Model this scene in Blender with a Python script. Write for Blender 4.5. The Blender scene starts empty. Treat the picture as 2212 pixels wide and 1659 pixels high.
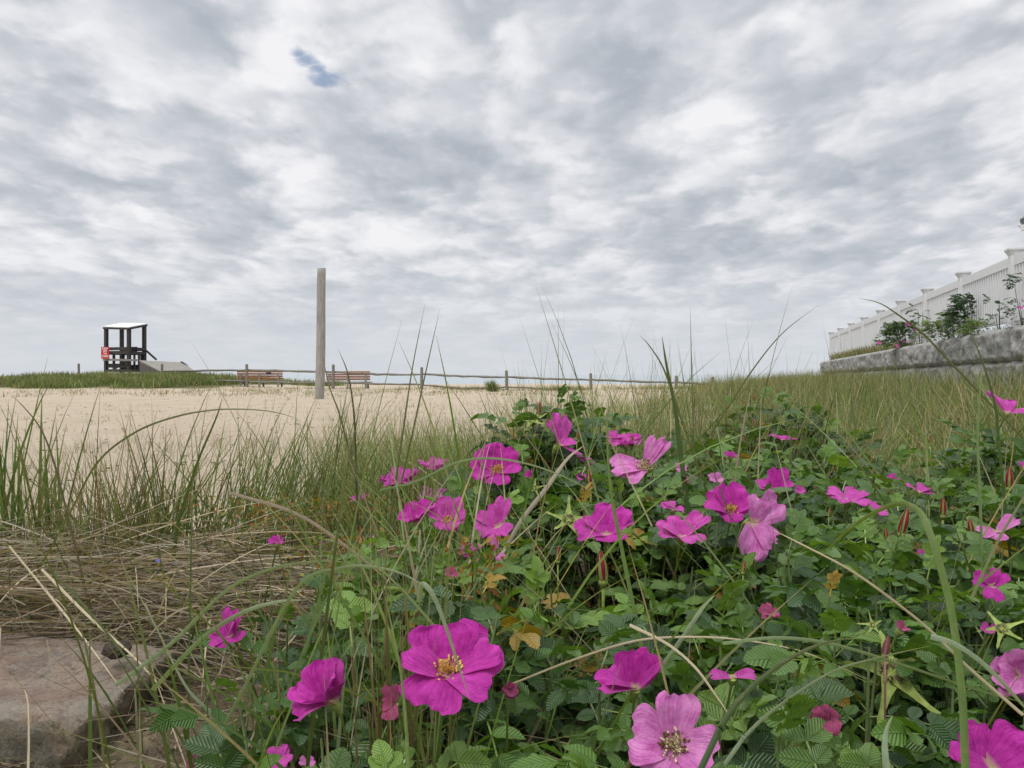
import bpy, math, random
import numpy as np
from mathutils import Vector, Matrix, noise as mnoise

# ------------------------------------------------------------------ camera
CZ = 0.6            # eye height above the sand
FPX = 1790.0        # focal length in the units of a 2212 px wide picture
sc = bpy.context.scene
cam_d = bpy.data.cameras.new('camera')
cam_d.sensor_width = 36.0
cam_d.lens = 36.0 * FPX / 2212.0
cam_d.shift_y = -(829.5 - 809.0) / 2212.0
cam_d.clip_start = 0.02
cam_d.clip_end = 60000
cam = bpy.data.objects.new('camera', cam_d)
sc.collection.objects.link(cam)
cam.location = (0, 0, CZ)
cam.rotation_euler = (math.radians(90), 0, 0)
sc.camera = cam

# ------------------------------------------------------------------ world
SUN_EL, SUN_AZ = math.radians(58), math.radians(215)   # azimuth clockwise from +Y
w = bpy.data.worlds.new('World'); sc.world = w; w.use_nodes = True
nt = w.node_tree; nt.nodes.clear()
def wn(t, **k):
    n = nt.nodes.new(t)
    for a, b in k.items(): setattr(n, a, b)
    return n
def wl(a, b): nt.links.new(a, b)
def wmath(op, a, b=None, clamp=False):
    n = wn('ShaderNodeMath', operation=op, use_clamp=clamp)
    for i, x in enumerate((a, b)):
        if x is None: continue
        if isinstance(x, (int, float)): n.inputs[i].default_value = x
        else: wl(x, n.inputs[i])
    return n.outputs[0]
def wmix(f, a, b):
    n = wn('ShaderNodeMix', data_type='RGBA')
    if isinstance(f, (int, float)): n.inputs[0].default_value = f
    else: wl(f, n.inputs[0])
    for i, x in ((6, a), (7, b)):
        if isinstance(x, tuple): n.inputs[i].default_value = (*x, 1)
        else: wl(x, n.inputs[i])
    return n.outputs[2]
STR = 0.12
sky = wn('ShaderNodeTexSky', sky_type='NISHITA', sun_disc=False, sun_elevation=SUN_EL, sun_rotation=SUN_AZ, air_density=1.0, dust_density=1.5)
tc = wn('ShaderNodeTexCoord')
sx = wn('ShaderNodeSeparateXYZ'); wl(tc.outputs['Generated'], sx.inputs[0])
ZO = 0.16
zc = wmath('ADD', wmath('MAXIMUM', sx.outputs[2], 0.0), ZO)
px = wmath('DIVIDE', sx.outputs[0], zc); py = wmath('DIVIDE', sx.outputs[1], zc)
def sky_pt(u, v):
    d = Vector((u - 1106, FPX, 809 - v)).normalized()
    return d.x / (d.z + ZO), d.y / (d.z + ZO)
cp = wn('ShaderNodeCombineXYZ'); wl(px, cp.inputs[0]); wl(py, cp.inputs[1])
def wnoise(scale, mapping, detail, rough, dist=0.0, loc=(0, 0, 0)):
    m = wn('ShaderNodeMapping'); wl(cp.outputs[0], m.inputs[0])
    m.inputs['Scale'].default_value = (*mapping, 1); m.inputs['Location'].default_value = loc
    n = wn('ShaderNodeTexNoise', noise_dimensions='2D'); wl(m.outputs[0], n.inputs['Vector'])
    n.inputs['Scale'].default_value = scale; n.inputs['Detail'].default_value = detail
    n.inputs['Roughness'].default_value = rough; n.inputs['Distortion'].default_value = dist
    return n
n1 = wnoise(1.9, (1.15, 0.75), 2.0, 0.45, 0.15, (3.1, 1.7, 0))
n2 = wnoise(5.2, (1.0, 0.72), 5.0, 0.50, 0.12, (7.3, 2.2, 0))
n3 = wnoise(17.0, (1.0, 0.8), 4.0, 0.55, 0.1, (1.3, 4.2, 0))
# cloud masses seen in the photograph: (u, v, half width, half height, amount); + bright, - grey
BLOBS = [(400, 50, 70, 45, -.12), (470, 330, 140, 75, -.16), (860, 330, 130, 85, -.17), (1040, 20, 90, 35, -.14),
         (1310, 130, 130, 110, -.08), (1870, 170, 110, 70, -.13), (2000, 330, 220, 40, -.12), (1250, 400, 140, 60, -.12),
         (1560, 400, 180, 50, -.13), (1640, 520, 260, 28, -.14), (2050, 470, 200, 30, -.14), (120, 230, 120, 50, -.12), (620, 230, 80, 90, -.08),
         (90, 390, 120, 40, -.10), (2130, 60, 80, 50, -.12), (1750, 560, 240, 22, -.10),
         (90, 50, 130, 70, .12), (330, 150, 150, 60, .13), (620, 60, 100, 60, .14), (850, 150, 90, 80, .10), (950, 110, 70, 50, .12), (1120, 70, 50, 60, .14),
         (1560, 150, 90, 110, .12), (1770, 110, 60, 60, .12), (680, 360, 60, 60, .12), (780, 520, 140, 40, .06), (1180, 500, 120, 45, .10),
         (370, 350, 45, 22, .16), (1700, 470, 150, 18, .14), (1080, 200, 60, 40, .12), (200, 560, 200, 50, .05), (2100, 560, 120, 16, .10)]
acc = None
# wobble the positions a little so that the masses keep ragged outlines
wob = wn('ShaderNodeVectorMath', operation='MULTIPLY_ADD')
wl(n2.outputs['Color'], wob.inputs[0]); wob.inputs[1].default_value = (0.34, 0.5, 0); wl(cp.outputs[0], wob.inputs[2])
wob2 = wn('ShaderNodeVectorMath', operation='SUBTRACT'); wl(wob.outputs[0], wob2.inputs[0]); wob2.inputs[1].default_value = (0.17, 0.25, 0)
for (u, v, hu, hv, a) in BLOBS:
    x0, y0 = sky_pt(u, v); x1, _ = sky_pt(u + hu, v); _, ya = sky_pt(u, v - hv); _, yb = sky_pt(u, v + hv)
    k = x0 / y0                                        # shear: masses run away from the viewer
    s1 = wn('ShaderNodeVectorMath', operation='SUBTRACT'); wl(wob2.outputs[0], s1.inputs[0]); s1.inputs[1].default_value = (x0, y0, 0)
    s2 = wn('ShaderNodeVectorMath', operation='MULTIPLY'); wl(s1.outputs[0], s2.inputs[0])
    s2.inputs[1].default_value = (1 / abs(x1 - x0), 2 / abs(yb - ya), 0)
    dt = wn('ShaderNodeVectorMath', operation='DOT_PRODUCT'); wl(s2.outputs[0], dt.inputs[0]); wl(s2.outputs[0], dt.inputs[1])
    g = wmath('MULTIPLY', wmath('POWER', 2.0, wmath('MULTIPLY', dt.outputs['Value'], -0.9)), a)
    acc = g if acc is None else wmath('ADD', acc, g)
den = wmath('ADD', wmath('MULTIPLY', n1.outputs[0], 0.66), wmath('MULTIPLY', n2.outputs[0], 0.68))
den = wmath('ADD', den, wmath('MULTIPLY', n3.outputs[0], 0.17))
den = wmath('ADD', den, wmath('MULTIPLY', acc, 1.1))
for vs, amt in ((4.6, .26), (10.5, .13)):      # rounded, puffy cells
    vo = wn('ShaderNodeTexVoronoi', feature='SMOOTH_F1', voronoi_dimensions='2D')
    vm = wn('ShaderNodeMapping'); wl(wob2.outputs[0], vm.inputs[0]); vm.inputs['Scale'].default_value = (1, .8, 1)
    wl(vm.outputs[0], vo.inputs['Vector']); vo.inputs['Scale'].default_value = vs; vo.inputs['Smoothness'].default_value = .8
    den = wmath('ADD', den, wmath('MULTIPLY', wmath('SUBTRACT', 0.40, vo.outputs['Distance']), amt))
ramp = wn('ShaderNodeValToRGB'); wl(den, ramp.inputs[0])
def lin(r, g, b):
    f = lambda c: (c / 255) / 12.92 if c / 255 <= .04045 else ((c / 255 + .055) / 1.055) ** 2.4
    return (f(r), f(g), f(b))
cr = ramp.color_ramp
while len(cr.elements) < 5: cr.elements.new(0.5)
for e, (p, c) in zip(cr.elements, [(0.44, lin(177, 184, 193)), (0.64, lin(197, 202, 209)), (0.76, lin(213, 216, 222)), (0.86, lin(228, 229, 234)), (1.0, lin(243, 243, 246))]):
    e.position = p; e.color = (*c, 1)
# smoother, paler deck of cloud towards the horizon
hz = wn('ShaderNodeMapRange', interpolation_type='SMOOTHSTEP'); wl(sx.outputs[2], hz.inputs[0])
hz.inputs[1].default_value = 0.01; hz.inputs[2].default_value = 0.17; hz.inputs[3].default_value = 0.9; hz.inputs[4].default_value = 0.0
c1 = wmix(hz.outputs[0], ramp.outputs[0], lin(211, 216, 222))
# the small blue opening
bx0, by0 = sky_pt(652, 122); bx1, by1 = sky_pt(716, 178)
def seg_hole(u0, v0, rad):
    x0, y0 = sky_pt(u0, v0)
    s1 = wn('ShaderNodeVectorMath', operation='SUBTRACT'); wl(cp.outputs[0], s1.inputs[0]); s1.inputs[1].default_value = (x0, y0, 0)
    s2 = wn('ShaderNodeVectorMath', operation='MULTIPLY'); wl(s1.outputs[0], s2.inputs[0]); s2.inputs[1].default_value = (1 / rad, 1 / (rad * 1.2), 0)
    l = wn('ShaderNodeVectorMath', operation='LENGTH'); wl(s2.outputs[0], l.inputs[0])
    return l.outputs['Value']
h = None
for (u0, v0, rr) in [(646, 116, .012), (664, 130, .017), (688, 150, .015), (706, 168, .024)]:
    q = seg_hole(u0, v0, rr); h = q if h is None else wmath('MINIMUM', h, q)
h = wmath('ADD', h, wmath('MULTIPLY', wmath('SUBTRACT', n3.outputs[0], 0.5), 3.2))
hm = wn('ShaderNodeMapRange', interpolation_type='SMOOTHSTEP'); wl(h, hm.inputs[0])
hm.inputs[1].default_value = 0.2; hm.inputs[2].default_value = 2.3; hm.inputs[3].default_value = 0.75; hm.inputs[4].default_value = 0.0
sc_cl = wn('ShaderNodeVectorMath', operation='SCALE'); wl(c1, sc_cl.inputs[0])
# an overcast sky is brighter overhead than at the horizon
zen = wn('ShaderNodeMapRange', interpolation_type='SMOOTHSTEP'); wl(sx.outputs[2], zen.inputs[0])
zen.inputs[1].default_value = 0.44; zen.inputs[2].default_value = 0.95; zen.inputs[3].default_value = 1.0 / STR; zen.inputs[4].default_value = 2.5 / STR
wl(zen.outputs[0], sc_cl.inputs['Scale'])
skyd = wn('ShaderNodeVectorMath', operation='SCALE'); wl(sky.outputs[0], skyd.inputs[0]); skyd.inputs['Scale'].default_value = 1.05
fin = wmix(hm.outputs[0], sc_cl.outputs[0], skyd.outputs[0])
bg = wn('ShaderNodeBackground'); wl(fin, bg.inputs[0]); bg.inputs[1].default_value = STR
wo = wn('ShaderNodeOutputWorld'); wl(bg.outputs[0], wo.inputs[0])
w.cycles.sampling_method = 'MANUAL'; w.cycles.sample_map_resolution = 512

sun_d = bpy.data.lights.new('sun', 'SUN'); sun_d.energy = 1.5; sun_d.angle = math.radians(14); sun_d.color = (1, .96, .9)
sun = bpy.data.objects.new('sun', sun_d); sc.collection.objects.link(sun)
sd = Vector((math.sin(SUN_AZ) * math.cos(SUN_EL), math.cos(SUN_AZ) * math.cos(SUN_EL), math.sin(SUN_EL)))
sun.rotation_euler = sd.to_track_quat('Z', 'Y').to_euler()
sc.view_settings.view_transform = 'Standard'; sc.view_settings.look = 'None'
sc.view_settings.exposure = 0.0; sc.view_settings.gamma = 1.0
sc.cycles.max_bounces = 8; sc.cycles.transparent_max_bounces = 8
sc.cycles.sample_clamp_indirect = 4

# ------------------------------------------------------------------ helpers
R = np.random.default_rng(7)
rnd = random.Random(5)
def Wp(u, v, Y): return np.array([(u - 1106) / FPX * Y, Y, CZ - (v - 809) / FPX * Y])
def ss(a, b, x):
    t = np.clip((x - a) / (b - a), 0, 1); return t * t * (3 - 2 * t)
def hsh(ix, iy, s):
    n = (ix.astype(np.int64) * 374761393 + iy.astype(np.int64) * 668265263 + s * 1274126177) & 0x7fffffff
    n = ((n ^ (n >> 13)) * 1274126177) & 0x7fffffff
    return ((n ^ (n >> 16)) & 0xffff) / 65535.0
def vn(x, y, s=0):
    x = np.asarray(x, float); y = np.asarray(y, float)
    ix = np.floor(x); iy = np.floor(y); fx = x - ix; fy = y - iy
    fx = fx * fx * (3 - 2 * fx); fy = fy * fy * (3 - 2 * fy)
    a = hsh(ix, iy, s); b = hsh(ix + 1, iy, s); c = hsh(ix, iy + 1, s); d = hsh(ix + 1, iy + 1, s)
    return (a * (1 - fx) + b * fx) * (1 - fy) + (c * (1 - fx) + d * fx) * fy
def fbm(x, y, s=0, o=4):
    r = 0; a = .5
    for i in range(o): r = r + a * (vn(x * 2 ** i, y * 2 ** i, s + i * 17) - .5); a *= .5
    return r * 2
def mesh_np(name, V, Q, uv=None, col=None, smooth=True, mats=(), mi=None):
    """V (n,3), Q (m,4) quads (triangles repeat no vertex: use tri=True lists elsewhere)"""
    me = bpy.data.meshes.new(name)
    V = np.asarray(V, np.float32); Q = np.asarray(Q, np.int32)
    k = Q.shape[1]
    me.vertices.add(len(V)); me.vertices.foreach_set('co', V.ravel())
    me.loops.add(Q.size); me.loops.foreach_set('vertex_index', Q.ravel())
    me.polygons.add(len(Q)); me.polygons.foreach_set('loop_start', np.arange(0, Q.size, k, dtype=np.int32))
    if smooth: me.polygons.foreach_set('use_smooth', np.ones(len(Q), bool))
    if mi is not None: me.polygons.foreach_set('material_index', np.asarray(mi, np.int32))
    if uv is not None:
        l = me.uv_layers.new(name='UVMap'); l.data.foreach_set('uv', np.asarray(uv, np.float32)[Q.ravel()].ravel())
    if col is not None:
        c = me.attributes.new('col', 'FLOAT_COLOR', 'POINT')
        c4 = np.ones((len(V), 4), np.float32); c4[:, :3] = col; c.data.foreach_set('color', c4.ravel())
    for m in mats: me.materials.append(m)
    me.update(calc_edges=True); me.validate(verbose=False)
    return me
def link(name, me, parent=None, loc=None):
    o = bpy.data.objects.new(name, me); sc.collection.objects.link(o)
    if parent is not None: o.parent = parent
    if loc is not None: o.location = loc
    return o
def tag(o, label=None, cat=None, group=None, kind=None):
    if label: o['label'] = label
    if cat: o['category'] = cat
    if group: o['group'] = group
    if kind: o['kind'] = kind
    return o
def thing(name, label, cat, loc=(0, 0, 0), group=None):
    return tag(link(name, None, None, tuple(float(c) for c in loc)), label, cat, group)
class MB:
    """collects boxes, tubes and polygons into one mesh"""
    def __init__(s): s.v = []; s.f = []
    def add(s, V, F):
        o = len(s.v); s.v += [tuple(map(float, p)) for p in V]; s.f += [tuple(i + o for i in f) for f in F]
    def box(s, c, size, ax=(1, 0), rot=None):
        c = Vector(c); X = Vector((ax[0], ax[1], 0)).normalized(); Yv = Vector((-X.y, X.x, 0)); Z = Vector((0, 0, 1))
        if rot is not None: X, Yv, Z = rot
        P = [c + X * (i * size[0] / 2) + Yv * (j * size[1] / 2) + Z * (k * size[2] / 2) for i in (-1, 1) for j in (-1, 1) for k in (-1, 1)]
        s.add(P, [(0, 1, 3, 2), (4, 6, 7, 5), (0, 4, 5, 1), (2, 3, 7, 6), (0, 2, 6, 4), (1, 5, 7, 3)])
    def beam(s, a, b, wd, ht, up=(0, 0, 1)):
        a = Vector(a); b = Vector(b); X = (b - a).normalized(); Z = Vector(up); Yv = Z.cross(X).normalized(); Z = X.cross(Yv)
        s.box((a + b) / 2, ((b - a).length, wd, ht), rot=(X, Yv, Z))
    def tube(s, pts, rad, n=6, flat=1.0, cap=True):
        pts = [Vector(p) for p in pts]; rs = rad if hasattr(rad, '__len__') else [rad] * len(pts); V = []; F = []
        for i, p in enumerate(pts):
            t = (pts[min(i + 1, len(pts) - 1)] - pts[max(i - 1, 0)]).normalized()
            a = t.cross(Vector((0, 0, 1)) if abs(t.z) < .9 else Vector((1, 0, 0))).normalized(); b = t.cross(a)
            for k in range(n):
                q = 2 * math.pi * k / n; V.append(p + a * math.cos(q) * rs[i] + b * math.sin(q) * rs[i] * flat)
        for i in range(len(pts) - 1):
            for k in range(n): F.append((i * n + k, i * n + (k + 1) % n, (i + 1) * n + (k + 1) % n, (i + 1) * n + k))
        if cap: F.append(tuple(range(n))[::-1]); F.append(tuple((len(pts) - 1) * n + k for k in range(n)))
        s.add(V, F)
    def build(s, name, mat, parent=None, smooth=False, bevel=0, origin=None):
        me = bpy.data.meshes.new(name)
        off = Vector((0, 0, 0)) if parent is None else Vector(parent.matrix_basis.translation)
        if origin is not None: off = Vector(origin)
        par2 = parent
        while par2 is not None and par2.parent is not None:
            par2 = par2.parent; off = off + par2.matrix_basis.translation
        me.from_pydata([Vector(p) - off for p in s.v], [], s.f); me.materials.append(mat)
        if smooth: me.polygons.foreach_set('use_smooth', [True] * len(me.polygons))
        me.update(); o = link(name, me, parent, origin if (origin is not None and parent is None) else None)
        if bevel:
            m = o.modifiers.new('bevel', 'BEVEL'); m.width = bevel; m.segments = 1; m.limit_method = 'ANGLE'
        return o

# ------------------------------------------------------------------ materials
def mat(name):
    m = bpy.data.materials.new(name); m.use_nodes = True; t = m.node_tree; t.nodes.clear()
    o = t.nodes.new('ShaderNodeOutputMaterial'); return m, t, o
class NT:
    def __init__(s, t): s.t = t
    def n(s, typ, ins=None, **k):
        n = s.t.nodes.new(typ)
        for a, b in k.items(): setattr(n, a, b)
        for a, b in (ins or {}).items(): s.set(n.inputs[a], b)
        return n
    def set(s, i, x):
        if hasattr(x, 'links') or isinstance(x, bpy.types.NodeSocket): s.t.links.new(x, i)
        elif isinstance(x, tuple) and len(x) == 3 and i.type == 'RGBA': i.default_value = (*x, 1)
        else: i.default_value = x
    def math(s, op, a, b=0.0, clamp=False): return s.n('ShaderNodeMath', {0: a, 1: b}, operation=op, use_clamp=clamp).outputs[0]
    def mix(s, f, a, b, bt='MIX'): return s.n('ShaderNodeMix', {0: f, 6: a, 7: b}, data_type='RGBA', blend_type=bt).outputs[2]
    def noise(s, vec, scale, detail=4, rough=.55, dist=0): return s.n('ShaderNodeTexNoise', {'Vector': vec, 'Scale': scale, 'Detail': detail, 'Roughness': rough, 'Distortion': dist}).outputs[0]
    def rng(s, x, a, b, c=0.0, d=1.0): return s.n('ShaderNodeMapRange', {0: x, 1: a, 2: b, 3: c, 4: d}).outputs[0]
    def bump(s, h, strength, dist, normal=None):
        i = {'Height': h, 'Strength': strength, 'Distance': dist}
        if normal is not None: i['Normal'] = normal
        return s.n('ShaderNodeBump', i).outputs[0]
    def bsdf(s, **k):
        return s.n('ShaderNodeBsdfPrincipled', {a.replace('_', ' '): b for a, b in k.items()}).outputs[0]
def simple(name, col, rough=.7, var=.25, scale=8, bump=.3, stretch=None, spec=.3, dist=.004):
    m, t, o = mat(name); N = NT(t); c = N.n('ShaderNodeTexCoord').outputs['Object']
    if stretch: c = N.n('ShaderNodeMapping', {0: c, 'Scale': stretch}).outputs[0]
    nz = N.noise(c, scale, 6, .62)
    lo = tuple(x * (1 - var) for x in col); hi = tuple(min(1, x * (1 + var)) for x in col)
    cc = N.mix(N.rng(nz, .32, .68), lo, hi)
    b = N.bsdf(Base_Color=cc, Roughness=rough, Normal=N.bump(nz, bump, dist)); b.node.inputs['Specular IOR Level'].default_value = spec
    t.links.new(b, o.inputs[0]); return m
M = {}
M['gray_wood'] = simple('weathered_grey_wood', (.23, .22, .2), .85, .4, 5, .5, (1, 14, 1.2))
M['pole_wood'] = simple('pale_weathered_timber', (.31, .295, .27), .85, .3, 7, .6, (6, 6, .5))
M['dark_wood'] = simple('dark_stained_timber', (.05, .047, .045), .8, .5, 6, .5, (8, 8, 1))
M['fence_wood'] = simple('split_rail_wood', (.20, .185, .16), .85, .4, 7, .6, (1, 6, 6))
M['deck_wood'] = simple('grey_deck_plywood', (.25, .235, .205), .85, .25, 1.5, .4, (1, 6, 1))
M['bench_slat'] = simple('red_brown_slat_wood', (.34, .145, .07), .7, .3, 5, .3, (1, 8, 8))
M['vinyl'] = simple('white_vinyl', (.72, .72, .73), .45, .03, 3, .05)
M['white_roof'] = simple('white_painted_roof', (.80, .80, .80), .6, .05, 3, .05)
M['red_paint'] = simple('red_sign_paint', (.55, .02, .025), .5, .1, 4, .05)
M['white_paint'] = simple('white_lettering_paint', (.8, .75, .75), .6, .05, 4, .05)
M['shingle'] = simple('grey_roof_shingles', (.12, .12, .13), .9, .3, 12, .4)
M['cap_dark'] = simple('dark_soil', (.05, .04, .03), .9, .3, 20, .5)
M['glass'] = simple('window_glass', (.05, .06, .07), .1, .1, 2, 0, spec=.6)
M['bark'] = simple('rose_stem_bark', (.10, .075, .045), .85, .5, 60, .8, dist=.002)
M['green_stem'] = simple('green_rose_stem', (.13, .17, .06), .7, .3, 60, .6, dist=.002)

def leafy(name, rough=.42, trans=.28, veins=False, spec=.4):
    m, t, o = mat(name); N = NT(t)
    at = N.n('ShaderNodeAttribute', attribute_name='col').outputs['Color']
    tcn = N.n('ShaderNodeTexCoord')
    nz = N.noise(tcn.outputs['Object'], 90, 3, .6)
    col = N.mix(N.rng(nz, .3, .7, 0, .5), at, N.mix(1.0, at, (.6, .62, .6), 'MULTIPLY'))
    nrm = None
    if veins == 'ribs':
        mp = N.n('ShaderNodeMapping', {0: tcn.outputs['UV'], 'Scale': (9, .35, 1)}).outputs[0]
        rz = N.noise(mp, 2.0, 3, .6)
        col = N.mix(N.rng(rz, .3, .7, .0, .55), col, N.mix(1.0, col, (.55, .6, .5), 'MULTIPLY'))
        col = N.mix(N.rng(N.noise(tcn.outputs['UV'], .5, 5, .7), .56, .70, 0, .6), col, (.32, .25, .13))
        nrm = N.bump(rz, .6, .0008)
    elif veins:
        uv = N.n('ShaderNodeSeparateXYZ', {0: tcn.outputs['UV']})
        ax = N.math('ABSOLUTE', N.math('SUBTRACT', uv.outputs[0], .5))
        ph = N.math('MULTIPLY', N.math('SUBTRACT', uv.outputs[1], N.math('MULTIPLY', ax, .55)), 9 * 6.2832)
        rib = N.math('POWER', N.math('ABSOLUTE', N.math('SINE', N.math('MULTIPLY', ph, .5))), .55)
        mid = N.rng(ax, 0.0, .05)
        hgt = N.math('MULTIPLY', N.math('MINIMUM', rib, mid), 1.0)
        hgt = N.math('ADD', hgt, N.math('MULTIPLY', nz, .35))
        nrm = N.bump(hgt, .75, .0014)
        vein = N.rng(hgt, .0, .5, .45, 0)
        col = N.mix(vein, col, N.mix(.5, col, (.22, .30, .12)))
    k = dict(Base_Color=col, Roughness=rough)
    if nrm is not None: k['Normal'] = nrm
    b = N.bsdf(**k); b.node.inputs['Specular IOR Level'].default_value = spec
    ti = {'Color': N.mix(1.0, col, (1.9, 1.9, .6), 'MULTIPLY')}
    if nrm is not None: ti['Normal'] = nrm
    tr = N.n('ShaderNodeBsdfTranslucent', ti).outputs[0]
    t.links.new(N.n('ShaderNodeMixShader', {0: trans, 1: b, 2: tr}).outputs[0], o.inputs[0]); return m
M['rose_leaf'] = leafy('wrinkled_rose_leaf', .36, .24, True, .6)
M['grass'] = leafy('grass_blade', .5, .3, False, .35)
M['grass_near'] = leafy('ribbed_grass_blade', .45, .28, 'ribs', .4)
M['straw'] = leafy('dry_straw', .75, .12, False, .2)
M['stamen'] = simple('yellow_stamens', (.78, .52, .16), .7, .2, 300, .2)
M['stamen_pale'] = simple('pale_cream_stamens', (.75, .66, .40), .7, .2, 300, .2)
M['anther'] = simple('brown_anthers', (.20, .12, .05), .8, .3, 300, .2)
M['stamen_dry'] = simple('dried_brown_stamens', (.24, .18, .11), .9, .5, 300, .4)
M['sepal'] = simple('yellow_green_sepal', (.24, .30, .07), .6, .25, 120, .4)
M['bud_red'] = simple('dark_red_bud', (.30, .008, .045), .5, .25, 90, .3)
M['bud_pink'] = simple('dusty_pink_bud', (.30, .14, .13), .7, .3, 90, .3)
def petal_mat(name, deep, pale, base=(.75, .62, .35)):
    m, t, o = mat(name); N = NT(t); tcn = N.n('ShaderNodeTexCoord')
    uv = N.n('ShaderNodeSeparateXYZ', {0: tcn.outputs['UV']})
    nz = N.noise(tcn.outputs['Object'], 70, 6, .65)
    # fine radial veins
    mp = N.n('ShaderNodeMapping', {0: tcn.outputs['UV'], 'Scale': (16, 1.6, 1)}).outputs[0]
    vz = N.noise(mp, 1.6, 3, .6, .4)
    c = N.mix(N.rng(N.math('ADD', N.math('MULTIPLY', nz, .6), N.math('MULTIPLY', vz, .4)), .36, .64), deep, pale)
    c = N.mix(N.rng(uv.outputs[1], .02, .2, 1, 0), c, base)
    nr = N.bump(N.math('ADD', vz, N.math('MULTIPLY', nz, 1.3)), .8, .0022)
    b = N.bsdf(Base_Color=c, Roughness=.55, Normal=nr); b.node.inputs['Specular IOR Level'].default_value = .2
    b.node.inputs['Sheen Weight'].default_value = .15
    tr = N.n('ShaderNodeBsdfTranslucent', {'Color': c, 'Normal': nr}).outputs[0]
    t.links.new(N.n('ShaderNodeMixShader', {0: .32, 1: b, 2: tr}).outputs[0], o.inputs[0]); return m
M['petal_deep'] = petal_mat('deep_magenta_petal', (.38, .008, .25), (.70, .055, .48))
M['petal_mid'] = petal_mat('magenta_pink_petal', (.50, .025, .33), (.76, .13, .55))
M['petal_pale'] = petal_mat('pale_pink_petal', (.60, .10, .44), (.85, .34, .68))
M['petal_faded'] = petal_mat('wilted_crimson_petal', (.30, .03, .10), (.55, .12, .26), (.3, .1, .1))

# sand / soil ground
def ground_mat():
    m, t, o = mat('sand_and_soil'); N = NT(t); co = N.n('ShaderNodeTexCoord').outputs['Object']
    soil = N.n('ShaderNodeAttribute', attribute_name='col').outputs['Color']
    sp = N.n('ShaderNodeSeparateColor', {0: soil})
    f1 = N.noise(co, 1.1, 6, .6); f2 = N.noise(co, 14, 6, .65); f3 = N.noise(co, 260, 3, .7)
    sand = N.mix(N.rng(f1, .3, .7), (.52, .43, .32), (.64, .55, .425))
    sand = N.mix(N.rng(f2, .30, .7, .55, 0), sand, (.44, .34, .235))
    sand = N.mix(N.rng(f3, .3, .62, .5, 0), sand, (.34, .27, .20))
    dk = N.noise(co, 3.1, 8, .75)
    soilc = N.mix(N.rng(f2, .3, .7), (.075, .058, .04), (.25, .19, .12))
    soilc = N.mix(N.rng(f3, .35, .6, .7, 0), soilc, (.05, .04, .03))
    soilc = N.mix(N.rng(dk, .5, .62, 0, .6), soilc, (.30, .25, .15))
    turf = N.mix(N.rng(f2, .3, .7), (.07, .085, .03), (.19, .17, .09))
    fac = N.rng(N.math('ADD', sp.outputs[0], N.math('MULTIPLY', N.math('SUBTRACT', f2, .5), .8)), .35, .65)
    fac2 = N.rng(N.math('ADD', sp.outputs[1], N.math('MULTIPLY', N.math('SUBTRACT', f2, .5), .9)), .3, .7)
    c = N.mix(fac, sand, soilc); c = N.mix(fac2, c, turf)
    vo = N.n('ShaderNodeTexVoronoi', {'Vector': N.n('ShaderNodeMapping', {0: co, 'Scale': (1, .6, 1)}).outputs[0], 'Scale': 3.2}, feature='SMOOTH_F1').outputs['Distance']
    h = N.math('ADD', N.math('MULTIPLY', f2, .06), N.math('ADD', N.math('MULTIPLY', f3, .006), N.math('MULTIPLY', N.rng(vo, .0, .35), .07)))
    b = N.bsdf(Base_Color=c, Roughness=.95, Normal=N.bump(h, .9, 1.0)); b.node.inputs['Specular IOR Level'].default_value = .15
    t.links.new(b, o.inputs[0]); return m
M['ground'] = ground_mat()

# ------------------------------------------------------------------ terrain
# retaining wall and white fence lines (relative to the eye)
WA, WB = np.array([6.1, 8.4]), np.array([11.55, 30.8])
def wall_dist(X, Y):      # > 0 on the near (left) side of the wall line
    d = (WB - WA) / np.linalg.norm(WB - WA); n = np.array([-d[1], d[0]])
    return (X - WA[0]) * n[0] + (Y - WA[1]) * n[1]
def ground_rel(X, Y):
    X = np.asarray(X, float); Y = np.asarray(Y, float)
    z = -.60 + .09 * (1 - ss(2.2, 3.4, Y))
    z = z - .28 * (1 - ss(.50, .95, Y))
    dw = np.maximum(wall_dist(X, Y), 0)
    z = z + .36 * np.exp(-dw / 2.6) * ss(1.0, 3.5, X) * (1 - ss(34, 42, Y))
    z = z - .12 * ss(2, 7, X) * ss(22, 31, Y) * (1 - ss(3, 6, 9.5 - X + 0 * Y)) * 0
    # grassy mound below the stand
    z = z + .40 * ss(31.0, 38.5, Y) * (1 - ss(50, 60, Y)) * (1 - ss(-17.5, -9.5, X)) * ss(-27, -20.5, X)
    z = z + .05 * fbm(X * .35, Y * .35, 3, 3) * ss(3, 8, Y) + .034 * fbm(X * 2.3, Y * 2.3, 5, 4) * ss(1.0, 2.0, Y) + .014 * fbm(X * 6, Y * 6, 15, 3) * ss(2, 2.6, Y) * (1 - ss(9, 16, Y)) + .03 * fbm(X * 9, Y * 9, 9, 3) * (1 - ss(2.5, 4, Y))
    z = z - .075 * np.maximum(Y - 52, 0) * (1 - ss(120, 170, Y)) - 6 * ss(120, 170, Y)
    return np.maximum(z, -9)
def G(X, Y): return ground_rel(X, Y) + CZ
def spaced(dense_lo, dense_hi, step, lo, hi, gr=1.09):
    a = list(np.arange(dense_lo, dense_hi, step)); s = step; x = a[-1]
    while x < hi: s *= gr; x += s; a.append(x)
    s = step; x = a[0]; b = []
    while x > lo: s *= gr; x -= s; b.append(x)
    return np.array(b[::-1] + a)
xs = spaced(-1.8, 2.2, .022, -900, 900, 1.055); ys = spaced(.3, 3.6, .022, -60, 400, 1.045)
GX, GY = np.meshgrid(xs, ys); gz = G(GX, GY)
V = np.stack([GX, GY, gz], -1).reshape(-1, 3)
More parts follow.
